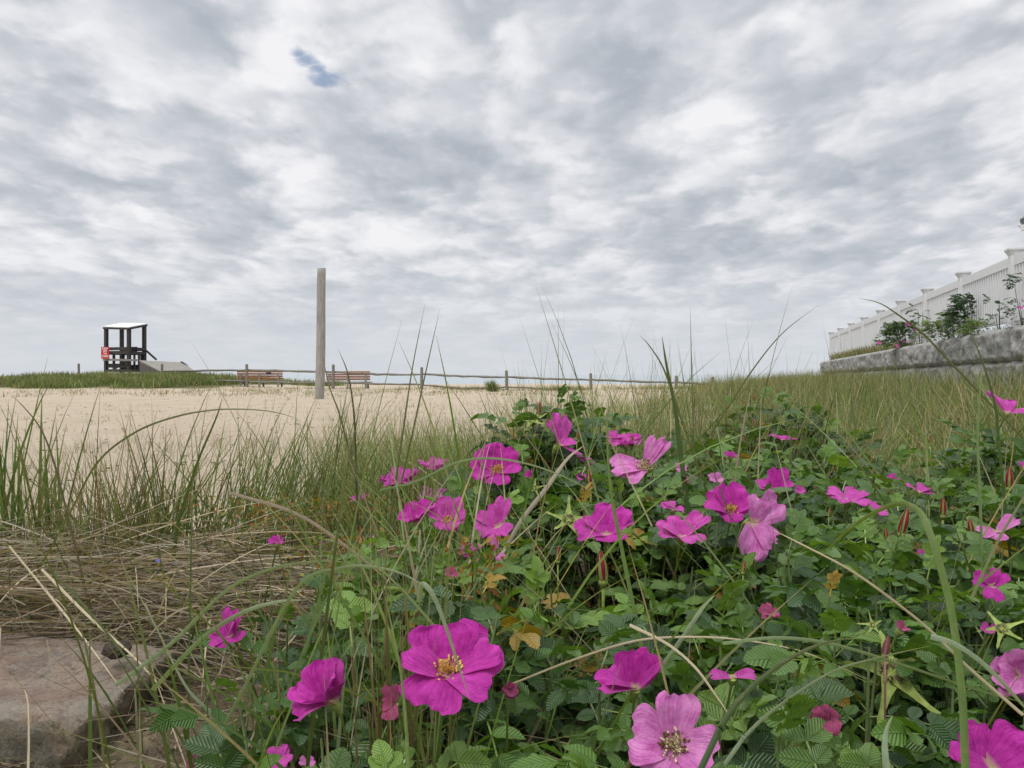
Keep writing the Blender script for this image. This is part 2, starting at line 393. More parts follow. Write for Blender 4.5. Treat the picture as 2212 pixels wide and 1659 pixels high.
ny, nx = GX.shape; ii = np.arange(ny * nx).reshape(ny, nx)
Q = np.stack([ii[:-1, :-1], ii[:-1, 1:], ii[1:, 1:], ii[1:, :-1]], -1).reshape(-1, 4)
soil = (1 - ss(1.75, 2.6, GY + .35 * fbm(GX * 2, GY * 2, 2))) 
soil = np.maximum(soil, (1 - ss(2.3, 3.6, GY)) * ss(-.5, -.1, GX))
turf = np.clip(ss(.2, 1.6, GX - .28 * np.maximum(GY - 5, 0) + .6 * fbm(GX * .8, GY * .8, 4)) * ss(2.0, 3.4, GY), 0, 1) * (1 - ss(33, 38, GY)) * .9
turf = np.maximum(turf, ss(32.0, 34.0, GY + 1.5 * fbm(GX * .5, GY * .5, 6)) * (1 - ss(-14, -10.5, GX)) * ss(-25, -22, GX) * (1 - ss(49, 54, GY)))
colg = np.zeros((ny * nx, 3)); colg[:, 0] = soil.ravel(); colg[:, 1] = turf.ravel()
tag(link('ground', mesh_np('ground', V, Q, None, colg, True, [M['ground']])), 'pale beach sand turning to dark soil below the roses', kind='structure')

# sea
m, t, o = mat('sea_water'); N = NT(t); co = N.n('ShaderNodeTexCoord').outputs['Object']
mp = N.n('ShaderNodeMapping', {0: co, 'Scale': (.25, 1, 1)}).outputs[0]
wv = N.noise(mp, .6, 6, .6)
b = N.bsdf(Base_Color=(.36, .405, .42), Roughness=.35, Normal=N.bump(wv, .6, .6)); b.node.inputs['IOR'].default_value = 1.33
t.links.new(b, o.inputs[0]); M['sea'] = m
mb = MB(); mb.add([(-30000, 75, CZ - 4.3), (30000, 75, CZ - 4.3), (30000, 40000, CZ - 4.3), (-30000, 40000, CZ - 4.3)], [(0, 1, 2, 3)])
tag(mb.build('sea', m), 'pale calm sea beyond the beach', kind='structure')

# ------------------------------------------------------------------ retaining wall, bed, white fence
def rel_lerp(y, y0, z0, y1, z1): return z0 + (z1 - z0) * (y - y0) / (y1 - y0)
def wall_top(Y): return rel_lerp(Y, 11.0, .645, 30.8, .482)
m, t, o = mat('rough_concrete_block'); N = NT(t); co = N.n('ShaderNodeTexCoord').outputs['Object']
n1_ = N.noise(co, 3, 7, .65); n2_ = N.noise(co, 26, 5, .7)
c = N.mix(N.rng(n1_, .3, .7), (.31, .305, .29), (.47, .46, .435)); c = N.mix(N.rng(n2_, .34, .52, .7, 0), c, (.17, .17, .16))
b = N.bsdf(Base_Color=c, Roughness=.92, Normal=N.bump(N.math('ADD', n1_, N.math('MULTIPLY', n2_, .6)), 1.0, .05)); t.links.new(b, o.inputs[0]); M['block'] = m
wd = (WB - WA) / np.linalg.norm(WB - WA); wn_ = np.array([-wd[1], wd[0]])     # wn_ points to the near side
wall = thing('retaining_wall', 'grey rough-faced concrete block retaining wall under the white fence', 'wall', (WA[0], WA[1], CZ))
LW = np.linalg.norm(WB - WA)
def course(name, h0, h1, proud, length, mname, seed):
    nu = int(length / .025); nv_ = 20
    s = np.linspace(0, length, nu); k = np.linspace(0, 1, nv_)
    S, K = np.meshgrid(s, k)
    bl = 1.17; ph = (S + seed * .58) / bl; fr = ph - np.floor(ph); e = np.minimum(fr, 1 - fr) * bl
    vj = np.minimum(K, 1 - K) * (h0 - h1)
    bev = ss(.03, .10, e) * ss(0, .06, vj)
    rough = .058 * fbm(S * 7, K * 3.5 + np.floor(ph) * 7, 11 + seed, 5) + .035 * (np.abs(fbm(S * 2.2, K * 1.6 + np.floor(ph) * 3, 31 + seed, 3)))
    off = proud + bev * (.07 + rough) + (hsh(np.floor(ph), np.floor(ph) * 0 + seed, 5) - .5) * .03 - .12 * (e < .042)
    Yb = WA[1] + wd[1] * S; zt = CZ + wall_top(Yb)
    Z = zt - h0 + 0 * S if False else zt + (-h1) - (1 - K) * (h0 - h1)
    X = WA[0] + wd[0] * S + wn_[0] * off; Yy = WA[1] + wd[1] * S + wn_[1] * off
    Vf = np.stack([X, Yy, Z], -1)
    # top cap sheet running back, and the end return at the far end
    back = .42
    Vt = Vf[-1].copy(); Vt2 = Vt.copy(); Vt2[:, 0] -= wn_[0] * back; Vt2[:, 1] -= wn_[1] * back; Vt2[:, 2] += .004 * np.sin(s * 9)
    Vb = Vf[0].copy(); Vb2 = Vb.copy(); Vb2[:, 0] -= wn_[0] * back; Vb2[:, 1] -= wn_[1] * back
    allV = np.concatenate([Vb2[None], Vf, Vt2[None]], 0)
    # far end return: rows wrap back
    ny_, nx_ = allV.shape[:2]
    ext = []
    for q in range(1, 7):
        colv = allV[:, -1].copy(); colv[:, 0] -= wn_[0] * q * .07; colv[:, 1] -= wn_[1] * q * .07
        colv[1:-1, 0] += .5 * wd[0] * rough[:, -1] + wd[0] * .03; colv[1:-1, 1] += wd[1] * .03
        ext.append(colv[:, None])
    allV = np.concatenate([allV] + ext, 1); ny_, nx_ = allV.shape[:2]
    ii = np.arange(ny_ * nx_).reshape(ny_, nx_)
    Q = np.stack([ii[:-1, :-1], ii[1:, :-1], ii[1:, 1:], ii[:-1, 1:]], -1).reshape(-1, 4)
    Vv = allV.reshape(-1, 3) - np.array([WA[0], WA[1], CZ])
    return link(name, mesh_np(name, Vv, Q, mats=[M['block']]), wall)
course('block_course', .455, 0, 0.0, LW, '', 1)
course('block_course', .90, .46, -.03, LW - .25, '', 2)
# planted bed behind the wall
bs = np.linspace(-8, LW - .1, 120); bd = np.concatenate([np.linspace(.12, 2, 14), np.array([4, 8, 20, 60])])
BS, BD = np.meshgrid(bs, bd)
BX = WA[0] + wd[0] * BS - wn_[0] * BD; BY = WA[1] + wd[1] * BS - wn_[1] * BD
BZ = CZ + wall_top(WA[1] + wd[1] * BS) - .02 + .02 * fbm(BX * 3, BY * 3, 8) 
ii = np.arange(BS.size).reshape(BS.shape)
Q = np.stack([ii[:-1, :-1], ii[:-1, 1:], ii[1:, 1:], ii[1:, :-1]], -1).reshape(-1, 4)[:, ::-1]
cb = np.zeros((BS.size, 3)); cb[:, 0] = 1; cb[:, 1] = .25
tag(link('planting_bed_ground', mesh_np('bed', np.stack([BX, BY, BZ], -1).reshape(-1, 3), Q, None, cb, True, [M['ground']])), 'raised soil behind the block wall', kind='structure')

# white fence
posts = []
PX = [2974, 2850, 2742, 2659, 2593, 2541, 2498, 2465, 2435]; PT = [372, 309, 262, 227, 198, 175, 156, 139, 126]
F0, F1 = np.array([7.10, 11.7]), np.array([12.33, 32.0])
fd = (F1 - F0) / np.linalg.norm(F1 - F0); step = np.linalg.norm(F1 - F0) / 8
for k in range(-1, 9):
    p = F0 + fd * step * k
    posts.append((p[0], p[1], CZ + rel_lerp(p[1], 11.7, .70, 32, .55), CZ + rel_lerp(p[1], 11.7, 1.79, 32, 1.655)))
wf = thing('white_fence', 'white picket privacy fence with square capped posts above the block wall', 'fence', (posts[0][0], posts[0][1], posts[0][2]))
fa = (fd[0], fd[1])
for k, (x, y, z0, z1) in enumerate(posts):
    mb = MB(); mb.box((x, y, (z0 + z1) / 2 - .09), (.135, .135, z1 - z0 - .02), fa); p = mb.build('post', M['vinyl'], wf, bevel=.004)
    mb = MB(); s0, s1 = .082, .092
    zc_ = z1 - .045
    def ring(s, z): 
        return [(x + fa[0] * a * s - fa[1] * b_ * s, y + fa[1] * a * s + fa[0] * b_ * s, z) for a, b_ in ((-1, -1), (1, -1), (1, 1), (-1, 1))]
    Vc = ring(.072, z1 - .105) + ring(.084, z1 - .075) + ring(.107, z1 - .035) + ring(.107, z1 - .012) + ring(.012, z1)
    Fc = [(3, 2, 1, 0)]
    for r in range(4):
        for q in range(4): Fc.append((r * 4 + q, r * 4 + (q + 1) % 4, r * 4 + 4 + (q + 1) % 4, r * 4 + 4 + q))
    Fc.append((16, 17, 18, 19)); mb.add(Vc, Fc); mb.build('post_cap', M['vinyl'], p)
for k in range(len(posts) - 1):
    a, b_ = posts[k], posts[k + 1]; da = Vector((fd[0] * .058, fd[1] * .058, 0))
    def pt(q, dz_from_top=None, dz_from_bot=None):
        P0 = Vector((a[0], a[1], 0)) + da; P1 = Vector((b_[0], b_[1], 0)) - da; P = P0.lerp(P1, q)
        zt = a[3] + (b_[3] - a[3]) * q; zb = a[2] + (b_[2] - a[2]) * q
        P.z = zt - dz_from_top if dz_from_top is not None else zb + dz_from_bot; return P
    mb = MB(); mb.beam(pt(0, .185), pt(1, .185), .05, .14); mb.build('rail', M['vinyl'], wf, bevel=.003)
    mb = MB(); mb.beam(pt(0, None, .12), pt(1, None, .12), .05, .14); mb.build('rail', M['vinyl'], wf, bevel=.003)
    mb = MB(); n = 21
    for q in range(n):
        f = (q + .5) / n; P = pt(f, .254); B = pt(f, None, .188)
        mb.box(((P.x + B.x) / 2, (P.y + B.y) / 2, (P.z + B.z) / 2), (.064, .030, P.z - B.z), fa)
    mb.build('picket_panel', M['vinyl'], wf)

# ------------------------------------------------------------------ house beyond the fence (only its eave corner shows)
hx0, hx1, hy0, hy1 = 12.62, 21.0, 10.5, 19.55; hz0 = CZ + .6; he = CZ + 3.88
hs = thing('house', 'white house with grey shingled roof, its eave corner at the right edge', 'house', (hx0, hy1, hz0))
mb = MB(); mb.box(((hx0 + hx1) / 2, (hy0 + hy1) / 2, (hz0 + he) / 2 - .1), (hx1 - hx0, hy1 - hy0, he - hz0 + .2)); 
rz = he + (hx1 - hx0) / 2 * .75
for yy in (hy0, hy1): mb.add([(hx0, yy, he), (hx1, yy, he), ((hx0 + hx1) / 2, yy, rz)], [(0, 1, 2)])
mb.build('wall', M['vinyl'], hs)
mb = MB(); xm = (hx0 + hx1) / 2; ov = .42
for sgn in (-1, 1):
    a0 = Vector((xm + sgn * (xm - hx0 + ov), 0, he - ov * .75)); a1 = Vector((xm, 0, rz + .02))
    P = [Vector((a.x, yy, a.z + dz)) for yy in (hy0 - .35, hy1 + .35) for a in (a0, a1) for dz in (.04, .16)]
    mb.add(P, [(0, 1, 3, 2), (4, 6, 7, 5), (0, 4, 5, 1), (2, 3, 7, 6), (0, 2, 6, 4), (1, 5, 7, 3)])
rf = mb.build('roof', M['shingle'], hs)
mb = MB()
for sgn in (-1, 1):
    a0 = Vector((xm + sgn * (xm - hx0 + ov), 0, he - ov * .75)); a1 = Vector((xm, 0, rz))
    for yy in (hy0 - .33, hy1 + .33): mb.beam((a0.x, yy, a0.z - .045), (a1.x, yy, a1.z - .045), .05, .16)
    mb.beam((a0.x, hy0 - .3, a0.z - .06), (a0.x, hy1 + .3, a0.z - .06), .05, .14)
mb.build('fascia', M['white_roof'], rf)
for yy in (12.5, 15, 17.6):
    mb = MB(); mb.box((hx0 - .02, yy, hz0 + 1.6), (.06, 1.0, 1.4)); wi = mb.build('window', M['white_roof'], hs)
    mb = MB(); mb.box((hx0 - .052, yy, hz0 + 1.6), (.01, .84, 1.24)); mb.build('pane', M['glass'], wi)

# ------------------------------------------------------------------ split rail fence
fp = [(170, 785, 44.0), (350, 786, 41), (533, 786.5, 35.5), (720, 787, 34.3), (911, 793, 33.2), (1094, 800, 32.6), (1276, 806, 32.2), (1461, 811.5, 32), (1540, 813.5, 32.0), (1648, 817, 32)]
sr = thing('split_rail_fence', 'weathered two-rail split rail fence running across the beach', 'fence', Wp(533, 838, 35.5))
rr = random.Random(3)
for i, (u, v, Y) in enumerate(fp):
    top = Wp(u, v, Y); g = float(G(top[0], Y)) - .15; hw = .062
    mb = MB(); lean = rr.uniform(-.02, .02)
    z0, z1 = g, top[2]
    Vp = []
    for zz, s_ in ((z0, 1.1), ((z0 + z1) / 2, 1.0), (z1 - .03, .95), (z1, .7)):
        for q in range(8):
            a = q * math.pi / 4 + .3; Vp.append((top[0] + lean * (zz - z1) + hw * s_ * math.cos(a), Y + hw * s_ * math.sin(a), zz))
    F = [(r * 8 + q, r * 8 + (q + 1) % 8, r * 8 + 8 + (q + 1) % 8, r * 8 + 8 + q) for r in range(3) for q in range(8)] + [tuple(24 + q for q in range(8))]
    mb.add(Vp, F); mb.build('post', M['fence_wood'], sr)
def rail(pts, r0):
    P = []
    for j in range(len(pts) - 1):
        a = Wp(*pts[j]); b_ = Wp(*pts[j + 1]); n = 6
        for q in range(n + (j == len(pts) - 2)):
            f = q / n; p = a + (b_ - a) * f
            P.append((p[0], p[1], p[2] - .0 + rr.uniform(-.012, .012)))
    mb = MB(); mb.tube(P, [r0 * rr.uniform(.75, 1.15) * (.7 if k in (0, len(P) - 1) else 1) for k in range(len(P))], 6, .7); mb.build('rail', M['fence_wood'], sr)
T = [(350, 802, 41), (440, 800, 38.2), (533, 799.6, 35.6), (626, 801, 34.9), (720, 802, 34.4), (911, 809.3, 33.3), (1094, 814.7, 32.7), (1276, 820, 32.3), (1461, 826, 32.1), (1540, 829.5, 32.1), (1648, 832, 32.1)]
T = [(u, v, Y) for u, v, Y in T]
for a, mid, b_ in [((350, 802, 41), (440, 800.5, 38.2), (533, 799.6, 35.6)), ((533, 799, 35.6), (626, 801.5, 34.9), (720, 803.5, 34.4)), ((720, 803, 34.4), (815, 808.5, 33.8), (911, 809.5, 33.3)),
                   ((911, 807.5, 33.3), (1000, 813, 33), (1094, 815, 32.7)), ((1094, 814, 32.7), (1190, 818.5, 32.5), (1276, 820.5, 32.3)), ((1276, 820, 32.3), (1370, 824, 32.2), (1461, 826.5, 32.1)),
                   ((1461, 826, 32.1), (1500, 828, 32.1), (1540, 830, 32.1)), ((1540, 829.5, 32.1), (1600, 830, 32.1), (1648, 832, 32.1))]:
    rail([a, mid, b_], .07)
for a, mid, b_ in [((350, 822, 41), (440, 822, 38.2), (533, 823, 35.6)), ((533, 824, 35.6), (626, 826.5, 34.9), (720, 826, 34.4)), ((720, 825.5, 34.4), (815, 829.5, 33.8), (911, 830.5, 33.3)),
                   ((911, 832, 33.3), (1000, 838.5, 33), (1094, 836.5, 32.7)), ((1094, 836, 32.7), (1190, 840, 32.5), (1276, 841.5, 32.3)), ((1276, 843.5, 32.3), (1370, 846, 32.2), (1461, 849, 32.1)),
                   ((1461, 849, 32.1), (1500, 850, 32.1), (1540, 850.5, 32.1)), ((1540, 850, 32.1), (1600, 851, 32.1), (1648, 851, 32.1))]:
    rail([a, mid, b_], .064)

# ------------------------------------------------------------------ benches
def bench(u0, u1, vt, Y, label, plaque):
    a = Wp(u0, vt, Y); b_ = Wp(u1, vt, Y); L = b_[0] - a[0]; s = Y / FPX
    g = float(G((a[0] + b_[0]) / 2, Y)); top = a[2]
    be = thing('park_bench', label, 'bench', ((a[0] + b_[0]) / 2, Y, g), 'slatted benches facing the sea')
    mb = MB()
    for k in range(4): mb.box(((a[0] + b_[0]) / 2, Y + .03 * k, top - .045 - k * .103), (L, .035, .078))
    br = mb.build('backrest', M['bench_slat'], be, bevel=.004)
    if plaque:
        mb = MB(); mb.box((a[0] + L * .70, Y - .028, top - .125), (.22, .02, .09)); mb.build('plaque', M['dark_wood'], br)
    mb = MB()
    for k in range(4): mb.box(((a[0] + b_[0]) / 2, Y + .2 + k * .115, top - .475), (L, .095, .035))
    mb.build('seat', M['gray_wood'], be, bevel=.004)
    for f in (.085, .5, .91):
        x = a[0] + L * f; mb = MB()
        mb.box((x, Y - .045, (top + g) / 2 - .12), (.075, .05, top - g - .03)); mb.box((x, Y + .55, (top - .49 + g) / 2 - .04), (.07, .07, top - .49 - g + .08)); mb.box((x, Y + .25, top - .53), (.06, .56, .06))
        mb.build('leg', M['gray_wood'], be, bevel=.004)
bench(512, 610, 800.5, 36.6, 'brown slatted bench with a small plaque, left of the tall pole', True)
bench(704, 799, 801.5, 35.6, 'brown slatted bench just right of the tall pole', False)

# ------------------------------------------------------------------ tall pole
pb = Wp(689, 866, 20.3); pb[2] = float(G(pb[0], pb[1])) - .1
ptp = Wp(695.5, 580, 20.3)
mb = MB(); n = 22
Vp = []; F = []; NR = 24
for r in range(NR + 1):
    f = r / NR; c = pb + (ptp - pb) * f; c[0] += .012 * math.sin(f * 5)
    for q in range(n):
        a = 2 * math.pi * q / n; rad = (.116 - .014 * f) * (1 + .035 * math.sin(3 * a + f * 2) + .02 * math.sin(7 * a + 1))
        Vp.append((c[0] + rad * math.cos(a), c[1] + rad * math.sin(a), c[2] + (.012 * math.cos(a) if r == NR else 0)))
for r in range(NR):
    for q in range(n): F.append((r * n + q, r * n + (q + 1) % n, (r + 1) * n + (q + 1) % n, (r + 1) * n + q))
F.append(tuple(NR * n + q for q in range(n))); mb.add(Vp, F)
po = mb.build('timber_pole', M['pole_wood'], None, True, origin=tuple(pb)); tag(po, 'tall bare weathered timber pole standing in the sand', 'pole')

# ------------------------------------------------------------------ lifeguard stand
TY = 50.0
A = Wp(229.5, 809, TY)[:2]; e1 = np.array([1.74, -.8]); e2 = np.array([.42, 1.1])
def tw(a, b_, z): return Vector((A[0] + e1[0] * a + e2[0] * b_, A[1] + e1[1] * a + e2[1] * b_, CZ + z))
tg = float(G(A[0], A[1])) - CZ
st = thing('lifeguard_stand', 'dark timber lifeguard stand with white sloping roof on the grassy mound', 'lifeguard stand', tw(0, 0, tg))
zr = lambda b_, a=0.0: 2.88 + .24 * b_ - .08 * a
for (a, b_) in ((0, 0), (1, 0), (0, 1), (1, 1)):
    mb = MB(); P = tw(a, b_, 0); z1 = CZ + zr(b_, a) - .05; z0 = CZ + tg - .1
    mb.box((P.x, P.y, (z0 + z1) / 2), (.19, .19, z1 - z0), (e1[0], e1[1])); mb.build('post', M['dark_wood'], st, bevel=.008)
mb = MB(); c4 = [tw(a, b_, zr(b_, a)) for a, b_ in ((-.06, -.1), (1.06, -.1), (1.06, 1.1), (-.06, 1.1))]
mb.add([p + Vector((0, 0, d)) for d in (0, .05) for p in c4], [(3, 2, 1, 0), (4, 5, 6, 7), (0, 1, 5, 4), (1, 2, 6, 5), (2, 3, 7, 6), (3, 0, 4, 7)])
rf = mb.build('roof', M['white_roof'], st)
mb = MB()
for p, q in ((0, 1), (1, 2), (2, 3), (3, 0)): mb.beam(c4[p] - Vector((0, 0, .065)), c4[q] - Vector((0, 0, .065)), .06, .12)
mb.build('roof_beam', M['dark_wood'], rf)
mb = MB(); c4 = [tw(a, b_, .32) for a, b_ in ((-.03, -.03), (1.03, -.03), (1.03, 1.03), (-.03, 1.03))]
mb.add([p + Vector((0, 0, d)) for d in (-.18, 0) for p in c4], [(3, 2, 1, 0), (4, 5, 6, 7), (0, 1, 5, 4), (1, 2, 6, 5), (2, 3, 7, 6), (3, 0, 4, 7)])
mb.build('platform', M['dark_wood'], st)
zz = lambda v: (809 - v) / FPX * TY
mb = MB()
for v0, v1 in ((750.5, 757), (758.5, 765.5)):     # railing boards on all sides
    h = zz(v0) - zz(v1); zc_ = (zz(v0) + zz(v1)) / 2
    mb.beam(tw(0, -.07, zc_), tw(1, -.07, zc_), .05, h); mb.beam(tw(0, 1.05, zc_ - .03), tw(1, 1.05, zc_ - .03), .05, h)
mb.beam(tw(1.06, .45, zz(754)), tw(1.06, 1, zz(754)), .05, .16); mb.beam(tw(1.06, 0, zz(763)), tw(1.06, 1, zz(763)), .05, .17)
mb.beam(tw(-.06, 0, zz(763)), tw(-.06, 1, zz(763)), .05, .17)
mb.build('railing', M['dark_wood'], st)
mb = MB()
for a, b_, w_ in ((.42, .5, .12), (.62, .6, .1), (.2, .2, .12), (.98, .38, .1), (.98, .68, .1), (.98, .85, .1)):
    P0 = tw(a, b_, zz(797)); P1 = tw(a, b_, zz(762)); mb.beam(P0, P1, w_, w_, (1, 0, 0))
mb.beam(tw(.35, .0, zz(796)), tw(.95, .1, zz(778)), .1, .14); mb.beam(tw(0, 0, zz(790)), tw(1, 0, zz(790)), .06, .24); mb.beam(tw(0, 1, zz(793)), tw(1, 1, zz(793)), .06, .3)
mb.build('bracing', M['dark_wood'], st)
mb = MB()
mb.beam(tw(.15, .45, zz(760)), tw(.85, .45, zz(760)), .45, .08); mb.beam(tw(.15, .75, zz(755)), tw(.85, .75, zz(755)), .05, .34)
mb.build('seat', M['dark_wood'], st)
mb = MB(); mb.beam(tw(1.05, 1.05, zz(757)), tw(1.28, 1.4, zz(777)), .1, .12); mb.build('handrail', M['dark_wood'], st)
mb = MB(); mb.beam(tw(0, -.16, zz(777)), tw(1.42, -.16, zz(779)), .16, .13); mb.build('ledge', M['gray_wood'], st)
# warning sign
fdir = Vector((1, -.1, 0)).normalized(); sC = Wp(227.2, 762, 49.45)
mb = MB(); mb.box(sC, (.50, .03, .70), (fdir.x, fdir.y)); sg = mb.build('warning_sign', M['red_paint'], st); sg['label'] = 'red warning sign with white lettering'
for txt, dz, size, wdt in (('KEEP', .235, .17, .36), ('OFF', .085, .15, .25), ('THE', -.055, .14, .22), ('STAND', -.215, .17, .42)):
    cu = bpy.data.curves.new('lettering', 'FONT'); cu.body = txt; cu.size = size; cu.align_x = 'CENTER'; cu.align_y = 'CENTER'; cu.extrude = .004; cu.offset = .004
    to = bpy.data.objects.new('lettering', cu); sc.collection.objects.link(to); bpy.context.view_layer.update()
    me = bpy.data.meshes.new_from_object(to); bpy.data.objects.remove(to)
    cx = [v.co.x for v in me.vertices]; k = wdt / (max(cx) - min(cx)); ang = math.atan2(fdir.y, fdir.x)
    Mt = Matrix.Translation(Vector(sC) + Vector((0, -.024, dz)) - Vector(st.location)) @ Matrix.Rotation(ang, 4, 'Z') @ Matrix.Rotation(math.pi / 2, 4, 'X') @ Matrix.Diagonal((k, 1, 1, 1))
    me.transform(Mt); me.materials.append(M['white_paint']); link('lettering', me, sg)

# sloping deck beside the stand
def zc3(u, v, Y): return Vector(Wp(u, v, Y))
rp = thing('sloping_deck', 'grey wooden ramp deck with dark side beside the lifeguard stand', 'ramp', Wp(360, 815, 45.0))
tl, tr_, br_, bl_ = zc3(300, 778, 48.0), zc3(396, 783, 50.0), zc3(418, 799, 46.2), zc3(346, 801.5, 44.6)
mb = MB(); th = Vector((0, 0, -.09)); nrm = Vector((0, .05, -.03))
P = [tl, tr_, br_, bl_]; mb.add([p for p in P] + [p + th + nrm for p in P], [(0, 1, 2, 3)[::-1], (4, 5, 6, 7), (0, 1, 5, 4), (1, 2, 6, 5), (2, 3, 7, 6), (3, 0, 4, 7)])
mb.build('deck_board', M['deck_wood'], rp, bevel=.01)
mb = MB(); gl = CZ - .75
def pris(pts):
    lo = [Vector((p.x, p.y, gl)) for p in pts]; n = len(pts)
    mb.add(pts + lo, [tuple(range(n))] + [tuple(n + i for i in range(n))[::-1]] + [(i, (i + 1) % n, n + (i + 1) % n, n + i) for i in range(n)])
dn = Vector((.03, .03, -.12))
pris([tl + dn, bl_ + dn, zc3(424, 801, 46.4) + Vector((0, .04, -.09)), zc3(400, 786, 50.2) + dn])
M['panel_wood'] = simple('dark_grey_side_boards', (.12, .11, .10), .85, .4, 5, .5, (1, 14, 1.2))
mb.build('side_panel', M['panel_wood'], rp)
mb = MB(); mb.beam(zc3(392, 783.5, 49.9), zc3(404, 792, 48.5), .12, .16); mb.build('handrail', M['dark_wood'], rp)

# ------------------------------------------------------------------ grass
def blades(base, az, L, lean, bend, wid, col, seg=5, tw=None, keel=False):
    """ribbons; base (n,3)"""
    n = len(base); S = seg
    s = np.linspace(0, 1, S + 1)
    th = lean[:, None] + bend[:, None] * s[None] ** 1.4
    hx, hy = np.cos(az), np.sin(az)
    st = (L / S)[:, None]
    mid = (th[:, 1:] + th[:, :-1]) / 2
    r = np.concatenate([np.zeros((n, 1)), np.cumsum(np.sin(mid) * st, 1)], 1); z = np.concatenate([np.zeros((n, 1)), np.cumsum(np.cos(mid) * st, 1)], 1)
    C = np.stack([base[:, 0:1] + hx[:, None] * r, base[:, 1:2] + hy[:, None] * r, base[:, 2:3] + z], -1)
    tw = R.uniform(-1.2, 1.2, n) if tw is None else tw
    twS = tw[:, None] * (1 + .5 * s[None])
    side = np.stack([-hy, hx, 0 * hx], -1)[:, None, :] + np.zeros((1, S + 1, 1))
    nor = np.stack([np.cos(th) * hx[:, None], np.cos(th) * hy[:, None], -np.sin(th)], -1)
    wv = side * np.cos(twS)[..., None] + nor * np.sin(twS)[..., None]
    prof = np.interp(s, [0, .25, .6, .85, 1], [.6, 1, .85, .45, .06])
    hw = (wid[:, None] * prof[None] / 2)[..., None]
    V = np.stack([C - wv * hw, C + wv * hw], 2).reshape(-1, 3)          # n, S+1, 2
    b = (np.arange(n) * (S + 1) * 2)[:, None] + (np.arange(S) * 2)[None]
    Q = np.stack([b, b + 1, b + 3, b + 2], -1).reshape(-1, 4)
    cc = np.repeat(col, (S + 1) * 2, 0)
    # tips dry out a little
    k = np.tile(np.repeat(ss(.75, 1.0, s), 2), n)[:, None] * .5
    cc = cc * (1 - k) + np.array([.40, .33, .20]) * k
    return V, Q, cc
GREEN = np.array([[.085, .15, .04], [.135, .21, .06], [.19, .25, .10], [.17, .20, .06], [.11, .17, .055]])
OLIVE = np.array([[.115, .15, .055], [.145, .185, .07], [.22, .23, .12], [.095, .14, .046], [.075, .11, .038]])
STRAW = np.array([[.40, .32, .20], [.50, .42, .28], [.30, .235, .16], [.24, .17, .11], [.45, .39, .30]])
BROWN = np.array([[.20, .13, .08], [.14, .105, .055], [.27, .19, .11], [.15, .13, .06], [.11, .12, .05]])
def pick(pal, n, var=.18):
    c = pal[R.integers(0, len(pal), n)]; return c * (1 + R.uniform(-var, var, (n, 1)))
class Acc:
    def __init__(s): s.V = []; s.Q = []; s.C = []; s.U = []; s.o = 0
    def add(s, V, Q, C, U=None):
        s.V.append(V); s.Q.append(Q + s.o); s.C.append(C); s.o += len(V)
        s.U.append(U if U is not None else np.zeros((len(V), 2)))
    def mesh(s, name, mats, uv=False):
        return mesh_np(name, np.concatenate(s.V), np.concatenate(s.Q), np.concatenate(s.U) if uv else None, np.concatenate(s.C), True, mats)
def field(n, fx, pal_mix, h, wid, lean=(.05, .5), bend=(.1, 1.0), seg=5, sink=.02, az=None):
    """fx(n) -> X, Y arrays ; pal_mix list of (palette, share)"""
    X, Y = fx(n); n = len(X)
    z = G(X, Y) - sink
    base = np.stack([X, Y, z], -1)
    col = np.zeros((n, 3)); u = R.random(n); a = 0
    for p, sh in pal_mix:
        mk = (u >= a) & (u < a + sh); col[mk] = pick(p, mk.sum()); a += sh
    Ls = R.uniform(h[0], h[1], n) * R.uniform(.75, 1.1, n) * (1 + .75 * fbm(X * 1.1, Y * 1.1, 71, 3))
    Ls = np.minimum(Ls, h[1] * 1.12)
    col = col * (1 + .55 * fbm(X * 1.6, Y * 1.6, 73, 3))[:, None]
    return blades(base, R.uniform(0, 2 * math.pi, n) if az is None else az(n), Ls, R.uniform(*lean, n), R.uniform(*bend, n) * R.random(n), R.uniform(wid[0], wid[1], n), col, seg)
def clumped(X, Y, f=1.2, thr=-.1, s=21):
    return fbm(X * f, Y * f, s, 3) + R.uniform(-.25, .25, len(X)) > thr

# -- meadow of beach grass right and centre
acc = Acc()
def right_slope(n):
    t = R.random(n) ** 1.7; Y = 2.35 + t * 27; uu = R.uniform(1090, 2330, n)
    X = (uu - 1106) / FPX * Y
    left = .10 + ss(5, 28, Y) * 7.5                                  # sand stays open on the left
    keep = (X > left - .8 * R.random(n) ** 2 * 2) & (wall_dist(X, Y) > .1) & (X < .66 * Y + .6)
    keep &= ~((Y < 2.6) & (X < 1.0))
    keep &= clumped(X, Y, 1.4, -.20)
    return X[keep], Y[keep]
acc.add(*field(26000, right_slope, [(OLIVE, .36), (GREEN * 1.15, .38), (STRAW, .16), (BROWN, .10)], (.20, .58), (.0024, .0056), (.03, .70), (.05, 1.2), 5))
acc.add(*field(2600, lambda n: right_slope(n * 2), [(STRAW * 1.1, .55), (OLIVE, .3), (GREEN * 1.3, .15)], (.32, .62), (.0022, .004), (.2, .9), (.3, 1.8), 6))
def by_wall(n):
    Y = 5 + R.random(n) ** 1.2 * 24; d = R.uniform(.15, 3.2, n); xw = 4.056 + .2433 * Y; X = xw - d; k = clumped(X, Y, .8, -.12, 87) & (X > 1.5); return X[k], Y[k]
acc.add(*field(5200, by_wall, [(OLIVE, .4), (GREEN * 1.2, .3), (STRAW, .2), (BROWN, .1)], (.28, .56), (.004, .0085), (.03, .5), (.05, 1.0), 5))
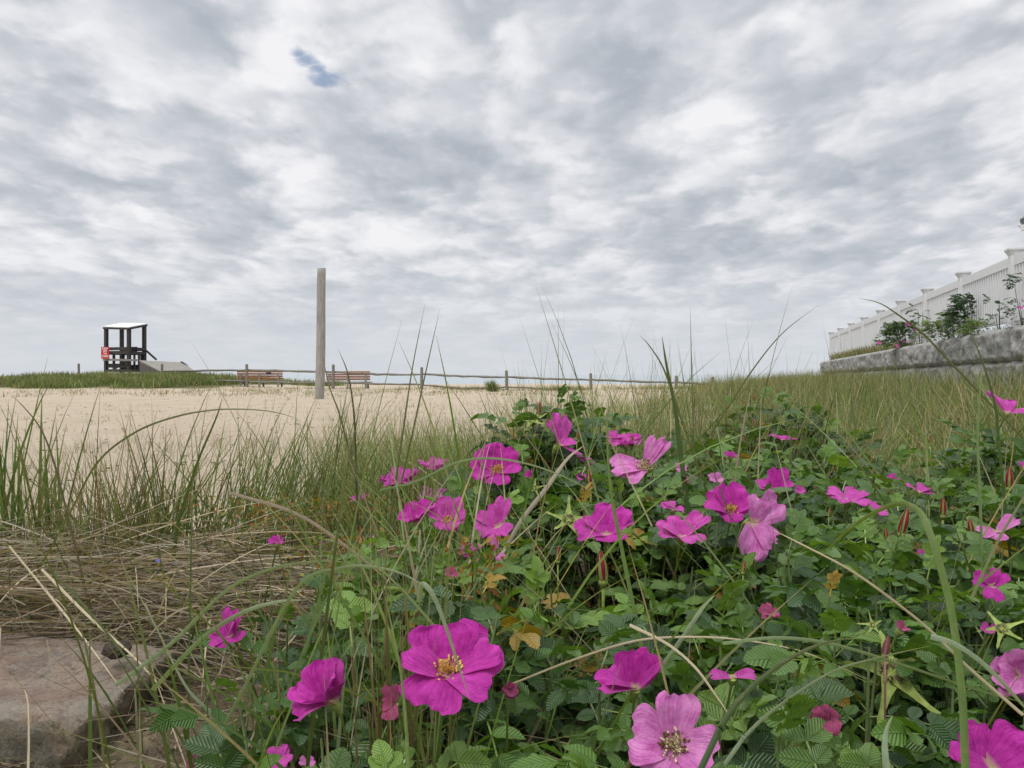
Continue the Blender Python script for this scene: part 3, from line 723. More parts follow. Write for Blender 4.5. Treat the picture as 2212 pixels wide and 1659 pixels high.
def right_far(n):
    Y = R.uniform(9, 34, n); X = R.uniform(1.5, 12.5, n); k = (wall_dist(X, Y) > .15) & (X > 1.2 + (Y - 9) * .34 + R.uniform(-1.2, .6, n)); return X[k], Y[k]
acc.add(*field(26000, right_far, [(OLIVE, .42), (GREEN, .30), (STRAW, .18), (BROWN, .1)], (.26, .54), (.006, .011), (.03, .4), (.05, .7), 3))
def centre(n):
    Y = 2.9 + R.random(n) ** 1.3 * 4.6; uu = R.uniform(700, 1750, n); X = (uu - 1106) / FPX * Y
    k = clumped(X, Y, 1.6, -.02, 33) & (X > -1.2 + .22 * (Y - 3)); return X[k], Y[k]
acc.add(*field(6500, centre, [(OLIVE, .5), (GREEN, .25), (STRAW, .15), (BROWN, .1)], (.22, .50), (.0022, .004), (.03, .4), (.05, .9), 5))
def near_tall(n):   # the taller loose heads that reach above the horizon
    Y = R.uniform(2.6, 6.5, n); uu = R.uniform(1120, 1880, n); return (uu - 1106) / FPX * Y, Y
acc.add(*field(280, near_tall, [(OLIVE, .7), (GREEN, .3)], (.52, .78), (.0022, .0035), (.02, .25), (.05, .55), 7))
tag(link('dune_grass', acc.mesh('dune_grass', [M['grass']])), 'olive green dune grass covering the slope behind the roses', 'grass', kind='stuff')

# -- lush strip between sand and roses, left of the crest
acc = Acc()
def strip(n):
    Y = 1.75 + R.random(n) * 2.5; uu = R.uniform(480, 1120, n); X = (uu - 1106) / FPX * Y
    lim = -.32 * Y + .0; k = (X > lim + .25 * fbm(X * 2, Y * 2, 3) + .55 * ss(2.2, 4.2, Y)) & clumped(X, Y, 2.0, -.12, 41); return X[k], Y[k]
acc.add(*field(10500, strip, [(GREEN * 1.25, .6), (OLIVE, .28), (STRAW, .08), (BROWN, .04)], (.15, .42), (.002, .0042), (.05, .55), (.1, 1.1), 5))
tag(link('green_grass', acc.mesh('green_grass', [M['grass']])), 'bright green grass between the sand and the rose bushes', 'grass', kind='stuff')

# -- scattered tufts on the open sand
acc = Acc()
def tufts(n, fx, per, spread):
    X, Y = fx(n); X = np.repeat(X, per); Y = np.repeat(Y, per)
    return X + R.normal(0, spread, len(X)), Y + R.normal(0, spread, len(X))
acc.add(*field(300, lambda n: tufts(n, lambda m: (R.uniform(-3.4, .2, m), R.uniform(2.9, 7.5, m)), 8, .03), [(BROWN, .6), (OLIVE, .4)], (.06, .19), (.0015, .003), (.05, .7), (.0, .6), 3))
acc.add(*field(700, lambda n: tufts(n, lambda m: (R.uniform(-17, 5, m), R.uniform(22, 36, m)), 9, .12), [(BROWN, .45), (OLIVE, .45), (STRAW, .1)], (.06, .20), (.008, .014), (.05, .8), (.0, .6), 2))
acc.add(*field(200, lambda n: tufts(n, lambda m: (R.uniform(-8, 2, m), R.uniform(7, 22, m)), 6, .06), [(BROWN, .6), (OLIVE, .4)], (.04, .13), (.004, .008), (.05, .8), (.0, .6), 2))
def fence_foot(n):
    X = R.uniform(-9, 9, n); Y = R.uniform(29, 36, n); k = clumped(X, Y, .55, .12 - .02 * 0, 51) & (R.random(len(X)) < ss(-8, 1, X)); return X[k], Y[k]
acc.add(*field(9000, fence_foot, [(OLIVE, .6), (BROWN, .3), (STRAW, .1)], (.10, .26), (.010, .018), (.05, .7), (.0, .6), 2))
tag(link('sand_tufts', acc.mesh('sand_tufts', [M['grass']])), 'small sparse grass tufts dotted over the beach sand', 'grass', kind='stuff')
acc = Acc()
acc.add(*field(260, lambda n: tufts(n, lambda m: (np.full(m, Wp(1063, 0, 30.5)[0]) + R.normal(0, .02, m), np.full(m, 30.5)), 1, .09), [(OLIVE, .6), (GREEN, .4)], (.30, .46), (.012, .02), (.02, .55), (.1, .7), 4))
to = link('grass_clump', acc.mesh('grass_clump', [M['grass']])); tag(to, 'round solitary green grass clump on the sand before the rail fence', 'grass clump')

# -- mound below the stand
acc = Acc()
def mound(n):
    Y = 31.8 + R.random(n) ** 1.3 * 14; X = R.uniform(-25.5, -9.0, n)
    k = (Y > 32.6 + 1.6 * fbm(X * .6, Y * .1, 7) + 9 * ss(-14.5, -11.3, X) + 5 * (1 - ss(-25.5, -21, X))) & (fbm(X * .9, Y * .9, 63, 3) > -.42 + .5 * R.random(len(X)) ** 3); return X[k], Y[k]
acc.add(*field(34000, mound, [(GREEN, .42), (OLIVE, .45), (BROWN, .07), (STRAW, .06)], (.20, .44), (.022, .036), (.02, .5), (.05, .8), 3))
tag(link('mound_grass', acc.mesh('mound_grass', [M['grass']])), 'low green grass on the mound below the lifeguard stand', 'grass', kind='stuff')

# -- grass on the raised bed
acc = Acc()
def bed(n, s0, s1, d0, d1, h, wid, pal):
    S = R.uniform(s0, s1, n); D = R.uniform(d0, d1, n); X = WA[0] + wd[0] * S - wn_[0] * D; Y = WA[1] + wd[1] * S - wn_[1] * D
    base = np.stack([X, Y, CZ + wall_top(Y) - .03], -1); col = pick(pal, n)
    return blades(base, R.uniform(0, 6.28, n), R.uniform(*h, n), R.uniform(.02, .6, n), R.uniform(.1, .9, n), np.full(n, wid) * R.uniform(.7, 1.2, n), col, 4)
acc.add(*bed(3800, 10.5, LW - 1.2, .12, .5, (.16, .38), .010, np.concatenate([OLIVE, STRAW * .8])))
acc.add(*bed(900, 1, 10.5, .1, .45, (.08, .2), .007, np.concatenate([OLIVE, GREEN])))
tag(link('bed_grass', acc.mesh('bed_grass', [M['grass']])), 'yellowish grass growing along the top of the block wall', 'grass', kind='stuff')

# -- grass clumps at the left foreground (things)
def clump(u, v, Y, n, h, pal, rad, label, seg=8, wid=(.0025, .005), lean=(.02, .4), bend=(.1, 1.0), azc=None):
    x, _, _ = Wp(u, v, Y)
    n = int(n * 1.3)
    def fx(m):
        q = R.uniform(0, 6.28, m); r_ = rad * np.sqrt(R.random(m)); return x + r_ * np.cos(q) * 1.3, Y + r_ * np.sin(q)
    az = None if azc is None else (lambda m: R.normal(azc, .9, m))
    V, Q, C = field(n, fx, pal, h, wid, lean, bend, seg, .02, az)
    g = float(G(x, Y)); o = link('grass_clump', mesh_np('grass_clump', V - np.array([x, Y, g]), Q, None, C, True, [M['grass']]), None, (x, Y, g))
    tag(o, label, 'grass clump', 'beach grass clumps at the edge of the sand')
clump(55, 1230, 2.0, 46, (.34, .60), [(GREEN, .85), (OLIVE, .15)], .07, 'broad-bladed green grass clump at the left edge', wid=(.005, .009), lean=(.0, .22), bend=(.0, .7))
clump(165, 1200, 2.1, 230, (.22, .48), [(BROWN, .8), (OLIVE, .2)], .15, 'dense brown fine-stemmed clump right of the broad-bladed one', wid=(.0018, .003), lean=(.05, .65), bend=(0, .8))
clump(300, 1210, 2.0, 110, (.26, .58), [(BROWN, .4), (OLIVE, .35), (GREEN, .25)], .12, 'mixed brown and green clump above the straw mat', lean=(.05, .55))
clump(400, 1190, 2.2, 120, (.24, .52), [(GREEN, .5), (OLIVE, .3), (BROWN, .2)], .15, 'green clump above the tiny violet flower', lean=(.05, .6))
clump(585, 1150, 2.2, 190, (.24, .52), [(GREEN, .55), (OLIVE, .25), (BROWN, .2)], .17, 'thick green clump leaning right beside the straw mat', lean=(.05, .6), azc=.3)
clump(700, 1080, 2.6, 130, (.22, .46), [(GREEN, .5), (OLIVE, .4), (STRAW, .1)], .2, 'loose green clump behind the left roses', lean=(.05, .5))
clump(858, 1560, .80, 42, (.26, .52), [(BROWN, .45), (GREEN, .35), (OLIVE, .2)], .035, 'tall upright brown and green stems left of the big open rose', wid=(.002, .0045), lean=(.0, .12), bend=(-.05, .3), seg=9)
clump(470, 1600, 1.0, 16, (.2, .42), [(GREEN, .7), (OLIVE, .3)], .12, 'sparse green blades on the soil right of the boulder', lean=(.0, .35))
clump(640, 1560, .95, 14, (.2, .46), [(GREEN, .7), (STRAW, .3)], .09, 'thin blades in front of the left rose bush', lean=(.0, .4))

# -- straw mat
acc = Acc(); n = 3000
X = R.uniform(-1.7, -.34, n); Y = R.uniform(1.42, 2.15, n); k = Y > 1.38 + .10 * vn(X * 3, Y, 3) + .5 * ss(-.45, -.2, X); X = X[k]; Y = Y[k]; n = len(X)
base = np.stack([X, Y, G(X, Y) + R.random(n) ** 1.5 * .14 * (1 - ss(1.9, 2.2, Y)) + .004], -1)
az = np.where(R.random(n) < .5, 0, math.pi) + R.normal(-.15, .4, n) * np.where(R.random(n) < .45, 2.6, 1.0)
acc.add(*blades(base, az, R.uniform(.12, .5, n), R.uniform(1.35, 1.62, n), R.uniform(-.2, .35, n), R.uniform(.0016, .0034, n), pick(STRAW, n, .3) * R.uniform(.38, 1.1, (n, 1)) * np.array([.95, .96, 1.02]), 5))
n = 420; X = R.uniform(-1.2, -.25, n); Y = R.uniform(1.5, 2.0, n)
base = np.stack([X, Y, G(X, Y) + R.uniform(.01, .1, n)], -1)
acc.add(*blades(base, R.normal(-1.0, .5, n), R.uniform(.25, .65, n), R.uniform(1.0, 1.5, n), R.uniform(.1, .6, n), R.uniform(.002, .0036, n), pick(STRAW, n, .2), 7))
# litter under the bushes
n = 1500; X = R.uniform(-.45, 1.3, n); Y = R.uniform(.62, 1.9, n)
base = np.stack([X, Y, G(X, Y) + R.uniform(.0, .09, n)], -1)
acc.add(*blades(base, R.uniform(0, 6.28, n), R.uniform(.1, .35, n), R.uniform(1.15, 1.6, n), R.uniform(-.1, .3, n), R.uniform(.0016, .003, n), pick(STRAW, n, .3) * .8, 4))
tag(link('straw_mat', acc.mesh('straw_mat', [M['straw']])), 'flattened dry straw lying in front of the grass clumps', 'straw', kind='stuff')
# short debris on bare soil
acc = Acc(); n = 1700; X = R.uniform(-1.0, -.1, n); Y = R.uniform(.9, 1.6, n)
base = np.stack([X, Y, G(X, Y) + R.uniform(.0, .01, n)], -1)
acc.add(*blades(base, R.uniform(0, 6.28, n), R.uniform(.008, .05, n), R.uniform(1.3, 1.65, n), R.uniform(-.3, .5, n), R.uniform(.0015, .004, n), pick(np.concatenate([STRAW, BROWN, BROWN * .5]), n, .3) * .7, 2))
n = 1500; Y = 2.7 + R.random(n) ** 1.3 * 14; X = R.uniform(-.66, .2, n) * Y; base = np.stack([X, Y, G(X, Y) + .004], -1)
acc.add(*blades(base, R.uniform(0, 6.28, n), R.uniform(.01, .06, n), R.uniform(1.2, 1.65, n), R.uniform(-.3, .5, n), R.uniform(.004, .012, n), pick(BROWN, n, .3) * .6, 2))
tag(link('plant_litter', acc.mesh('plant_litter', [M['straw']])), 'small dry bits scattered on the soil by the boulder', 'litter', kind='stuff')

# ------------------------------------------------------------------ boulder
import bmesh
bm = bmesh.new(); bmesh.ops.create_cube(bm, size=2.0)
bmesh.ops.subdivide_edges(bm, edges=bm.edges[:], cuts=63, use_grid_fill=True)
BC = Vector((-.985, 1.395, CZ - .725)); bd_ = Vector((.91, -.41, 0)).normalized(); bn_ = Vector((.41, .91, 0)).normalized()
bface = []; brim = []
for v in bm.verts:
    p = v.co.copy(); q = Vector(p)
    l = (abs(p.x) ** 20 + abs(p.y) ** 20 + abs(p.z) ** 20) ** (1 / 20); q = p / l
    s = Vector((q.x * .50, q.y * .14, q.z * .27))
    s.z += .018 * s.x - .03 * s.y if q.z > 0 else 0
    if q.x > 0: s.x -= .15 * (q.y + 1) / 2 * abs(q.x) ** 4
    s.x += .06 * q.z * (1 if q.x > 0 else 0) * abs(q.x) ** 3 * .6          # overhanging right end
    n3_ = Vector((s.x * 4, s.y * 4, s.z * 9))
    d = .022 * mnoise.fractal(n3_, .9, 2.1, 5) + .008 * mnoise.fractal(s * 38, .8, 2, 4)
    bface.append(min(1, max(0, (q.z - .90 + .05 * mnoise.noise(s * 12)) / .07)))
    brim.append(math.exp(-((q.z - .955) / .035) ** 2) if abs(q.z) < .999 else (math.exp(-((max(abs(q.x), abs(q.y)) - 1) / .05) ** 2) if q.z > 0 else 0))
    if q.z > .93: d *= .45; d += .006 * math.floor(3 * mnoise.noise(Vector((s.x * 3, s.y * 6, 2))) + .5)
    else: d = d * 1.5 + .022 * abs(mnoise.noise(s * 14)) + .010 * abs(mnoise.noise(s * 40))
    s += q.normalized() * d
    v.co = BC - Vector((0, 0, 0)) + bd_ * s.x + bn_ * s.y + Vector((0, 0, s.z)) - BC
me = bpy.data.meshes.new('boulder'); bm.to_mesh(me); bm.free()
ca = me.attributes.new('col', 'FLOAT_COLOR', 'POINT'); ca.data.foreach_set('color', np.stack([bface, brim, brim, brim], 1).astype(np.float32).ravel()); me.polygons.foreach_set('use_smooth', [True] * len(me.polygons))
m, t, o = mat('layered_brown_rock'); N = NT(t); co = N.n('ShaderNodeTexCoord').outputs['Object']
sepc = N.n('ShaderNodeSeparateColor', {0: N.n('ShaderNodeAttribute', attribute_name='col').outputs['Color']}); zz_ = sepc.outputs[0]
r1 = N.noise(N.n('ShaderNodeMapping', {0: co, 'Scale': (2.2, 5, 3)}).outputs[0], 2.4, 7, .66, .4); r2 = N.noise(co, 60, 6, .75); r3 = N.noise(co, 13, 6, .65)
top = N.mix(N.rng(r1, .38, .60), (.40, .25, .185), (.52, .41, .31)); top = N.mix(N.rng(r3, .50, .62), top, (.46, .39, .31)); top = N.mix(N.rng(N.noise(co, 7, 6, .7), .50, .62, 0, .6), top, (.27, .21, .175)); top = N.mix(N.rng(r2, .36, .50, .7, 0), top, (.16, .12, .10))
fr = N.mix(N.rng(r3, .35, .62), (.26, .185, .11), (.40, .32, .22)); fr = N.mix(N.rng(r2, .38, .50, .8, 0), fr, (.07, .055, .04)); fr = N.mix(N.rng(N.noise(co, 5, 5, .6), .53, .66), fr, (.22, .225, .18))  # broken face's brown-grey, painted darker than the top as its shade
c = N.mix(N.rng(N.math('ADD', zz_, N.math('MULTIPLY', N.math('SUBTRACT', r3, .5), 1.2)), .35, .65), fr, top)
r4 = N.noise(co, 210, 5, .8)
c = N.mix(N.rng(r4, .38, .50, .5, 0), c, N.mix(1.0, c, (.28, .26, .24), 'MULTIPLY')); c = N.mix(N.rng(r4, .56, .66, 0, .5), c, (.44, .38, .30))
c = N.mix(N.math('MULTIPLY', sepc.outputs[1], N.rng(r3, .42, .56)), c, (.50, .44, .36))  # pale top rim: whitish lichen plus an edge highlight put into the colour
b = N.bsdf(Base_Color=c, Roughness=.9, Normal=N.bump(N.math('ADD', N.math('MULTIPLY', r2, .9), N.math('ADD', r3, N.math('MULTIPLY', r4, .35))), 1.0, .022)); t.links.new(b, o.inputs[0])
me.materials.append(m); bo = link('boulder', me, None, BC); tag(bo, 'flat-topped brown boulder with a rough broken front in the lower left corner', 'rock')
# little dark stone on it and splintered stump beside it
bm = bmesh.new(); bmesh.ops.create_icosphere(bm, subdivisions=3, radius=1)
for v in bm.verts:
    p = v.co; p *= 1 + .25 * mnoise.noise(p * 2.3) + .1 * mnoise.noise(p * 6); v.co = Vector((p.x * .021, p.y * .016, p.z * .013))
me = bpy.data.meshes.new('stone'); bm.to_mesh(me); bm.free(); me.materials.append(M['cap_dark'])
sp_ = Wp(252, 1478, 1.25); sp_[2] = CZ - .415
so_ = link('stone', me, None, tuple(sp_)); tag(so_, 'small black stone lying on the boulder edge', 'stone')

# ------------------------------------------------------------------ roses
HILLS = [(.35, .80, .03, .12), (.0, .95, .03, .12), (.25, 1.5, .03, .14), (.85, 1.15, .03, .16), (.12, 1.86, .10, .20), (1.12, 1.82, .105, .24), (.36, 1.95, .035, .22), (.78, 1.5, .0, .3), (.62, .98, .018, .16), (-.02, 1.32, .02, .16)]
def S_rel(X, Y):
    X = np.asarray(X, float); Y = np.asarray(Y, float)
    z = np.interp(Y, [.4, .65, .85, 1.15, 1.6, 2.0, 2.4], [-.34, -.325, -.30, -.265, -.205, -.195, -.26])
    for hx, hy, a, r_ in HILLS: z = z + a * np.exp(-((X - hx) ** 2 + (Y - hy) ** 2) / (r_ * r_))
    z = z - .07 * ss(.55, .75, X) * (1 - ss(.95, 1.1, X)) * ss(1.4, 1.8, Y)
    z = z - .10 * (1 - ss(-.04, .10, X + .27 * (1.35 - Y) * -1 * 0 - (np.interp(Y, [.4, .65, .95, 1.15, 1.35, 1.65, 1.9, 2.2], [-.24, -.24, -.33, -.29, -.23, -.10, -.02, .03]))))
    return z + .085 * fbm(X * 6, Y * 6, 77, 3)
def in_bush(X, Y):
    left = np.interp(Y, [.4, .65, .95, 1.15, 1.35, 1.65, 1.9, 2.2], [-.24, -.24, -.33, -.29, -.23, -.10, -.02, .03])
    far = np.interp(X, [-.4, -.1, .1, .45, .7, .95, 1.2, 1.8], [1.45, 1.7, 2.12, 2.15, 1.95, 1.98, 2.2, 2.3]) + .1 * fbm(X * 5, X * 0, 4)
    m = (X > left) & (X < .66 * Y + .16) & (Y > .47) & (Y < far)
    m2 = ((X - .92) / .42) ** 2 + ((Y - 3.0) / .30) ** 2 < 1
    return m | m2
def S_all(X, Y):
    z = S_rel(X, Y)
    d2 = ((X - .92) / .45) ** 2 + ((Y - 3.0) / .33) ** 2
    z2 = -.13 - .22 * d2 + .06 * fbm(np.asarray(X) * 5, np.asarray(Y) * 5, 7, 3)
    return np.where(np.asarray(Y) > 2.5, z2, z)
def hit(u, v, y0=.5):
    for Y in np.arange(y0, 4, .01):
        X = (u - 1106) / FPX * Y; z = -(v - 809) / FPX * Y
        if in_bush(np.array(X), np.array(Y)) and z <= S_all(X, Y): return Y
    return 2.0
BUSH = [('front', -.02, .74, 'low rose bush at the front, bearing the largest wide open magenta rose'),
        ('frontright', .40, .72, 'rose bush in the lower right corner with pale pink open rose and spent star-shaped hip'),
        ('left', -.25, 1.08, 'leftmost rose bush, with a lone cupped magenta rose beside the straw'),
        ('mid', .02, 1.30, 'rose bush below the crest with a crowded cluster of magenta roses'),
        ('midright', .50, 1.22, 'rose bush with a large drooping pale pink bloom and tall red bud'),
        ('crest', .12, 1.86, 'rose bush highest on the crest, its leafy tip rising over the sand'),
        ('behind', .60, 1.80, 'rose bush right of the crest with scattered half hidden blooms'),
        ('rightcrest', 1.15, 1.75, 'rose bush at the right edge topped by a flattened magenta rose'),
        ('far', .92, 3.0, 'small distant rose bush alone among the dune grass')]
BXY = np.array([(b_[1], b_[2]) for b_ in BUSH])
def near_bush(x, y): return int(np.argmin(((BXY - np.array([x, y])) ** 2).sum(1)))
bush_obj = []
for nm, bx, by, lb in BUSH:
    bush_obj.append(thing('rose_bush', lb, 'rose bush', (bx, by, float(G(bx, by))), 'rose bushes in bloom'))

def norm(a): return a / np.maximum(np.linalg.norm(a, axis=-1, keepdims=True), 1e-9)
def leaflets(P, D, Nn, L, Wd, col, ns, nt_, fold, droop, serr=True):
    """many leaflets: P,D,Nn (n,3); L,Wd (n,)"""
    n = len(P); Bv = np.cross(Nn, D)
    s = np.linspace(0, 1, ns); t_ = np.linspace(-1, 1, nt_)
    prof = np.sin(np.pi * np.clip(s, 0, 1) ** .80) ** .72; prof[0] = .05; prof[-1] = .03
    if serr and ns >= 7: prof = prof * (1 + .07 * np.where(np.arange(ns) % 2 == 0, 1, -1)); prof[0] = .05; prof[-1] = .0
    S, T = np.meshgrid(s, t_, indexing='ij'); Pr = np.repeat(prof[:, None], nt_, 1)
    lat = (T * Pr)[None] * (Wd / 2)[:, None, None]
    lon = S[None] * L[:, None, None]
    up = fold[:, None, None] * np.abs(lat) - droop[:, None, None] * (S[None] ** 2) * L[:, None, None]
    up = up + (.035 * np.sin(S * 20) * (np.abs(T) > .5))[None] * L[:, None, None] * .6
    V = P[:, None, None, :] + D[:, None, None, :] * lon[..., None] + Bv[:, None, None, :] * lat[..., None] + Nn[:, None, None, :] * up[..., None]
    V = V.reshape(-1, 3)
    k = ns * nt_; b = (np.arange(n) * k)[:, None]; g = np.arange(k).reshape(ns, nt_)
    q = np.stack([g[:-1, :-1], g[:-1, 1:], g[1:, 1:], g[1:, :-1]], -1).reshape(-1, 4)
    Q = (b[:, :, None] + q[None]).reshape(-1, 4)
    U = np.tile(np.stack([(T * Pr * .5 + .5).ravel(), S.ravel()], -1), (n, 1))
    C = np.repeat(col, k, 0)
    return V, Q, C, U
def compound(P, F, Nn, L, col, ns, nt_, rng=R, stem=True):
    """pinnate leaves: seven leaflets each"""
    F = norm(F); Bv = norm(np.cross(Nn, F)); Nn = np.cross(F, Bv); n = len(P); out = []
    down = np.array([0, 0, -1.0])
    for fr, sd, sz in ((.34, -1, .78), (.34, 1, .78), (.62, -1, .95), (.62, 1, .95), (.90, -1, 1.0), (.90, 1, 1.0), (1.0, 0, 1.12)):
        pos = P + F * (L * fr)[:, None] + down * (L * .28 * fr ** 2)[:, None]
        a = np.radians(rng.uniform(48, 72, n)) * sd
        Fd = norm(F + down * (.5 * fr))
        D = norm(Fd * np.cos(a)[:, None] + Bv * np.sin(a)[:, None] + rng.normal(0, .12, (n, 3)))
        Nm = norm(Nn + rng.normal(0, .28, (n, 3))); Nm = norm(Nm - D * (Nm * D).sum(1)[:, None])
        ll = L * .37 * sz * rng.uniform(.85, 1.12, n)
        cc = col * (1 + rng.uniform(-.12, .12, (n, 1)))
        out.append((pos, D, Nm, ll, ll * rng.uniform(.58, .70, n), cc))
    A = [np.concatenate([o_[i] for o_ in out]) for i in range(6)]
    m_ = len(A[0])
    V, Q, C, U = leaflets(A[0], A[1], A[2], A[3], A[4], A[5], ns, nt_, rng.uniform(.05, .45, m_), rng.uniform(.0, .30, m_))
    if stem:
        s_ = np.array([0, .34, .66, 1.0]); C0 = P[:, None] + F[:, None] * (L[:, None] * s_)[..., None] + down * (L[:, None] * .28 * s_ ** 2)[..., None]
        hw = .0009
        V2 = np.stack([C0 - Bv[:, None] * hw, C0 + Bv[:, None] * hw], 2).reshape(-1, 3)
        b = (np.arange(n) * 8)[:, None] + (np.arange(3) * 2)[None]
        Q2 = np.stack([b, b + 1, b + 3, b + 2], -1).reshape(-1, 4) + len(V)
        V = np.concatenate([V, V2]); Q = np.concatenate([Q, Q2]); C = np.concatenate([C, np.repeat(col * 1.1 + np.array([.06, .03, .0]), 8, 0)]); U = np.concatenate([U, np.full((len(V2), 2), .5)])
    return V, Q, C, U

# flowers: (u, v, width px, normal (right, towards viewer, up), material, petals or None, label, options)
def five(open0, open1, ln=1.0, st=90, seed=0, n=5, jit=20):
    q = random.Random(seed); return [(st + 360 / n * k + q.uniform(-jit, jit), ln * q.uniform(.88, 1.08), q.uniform(.95, 1.2), open0 + q.uniform(-16, 14), open1 + q.uniform(-26, 26)) for k in range(n)]
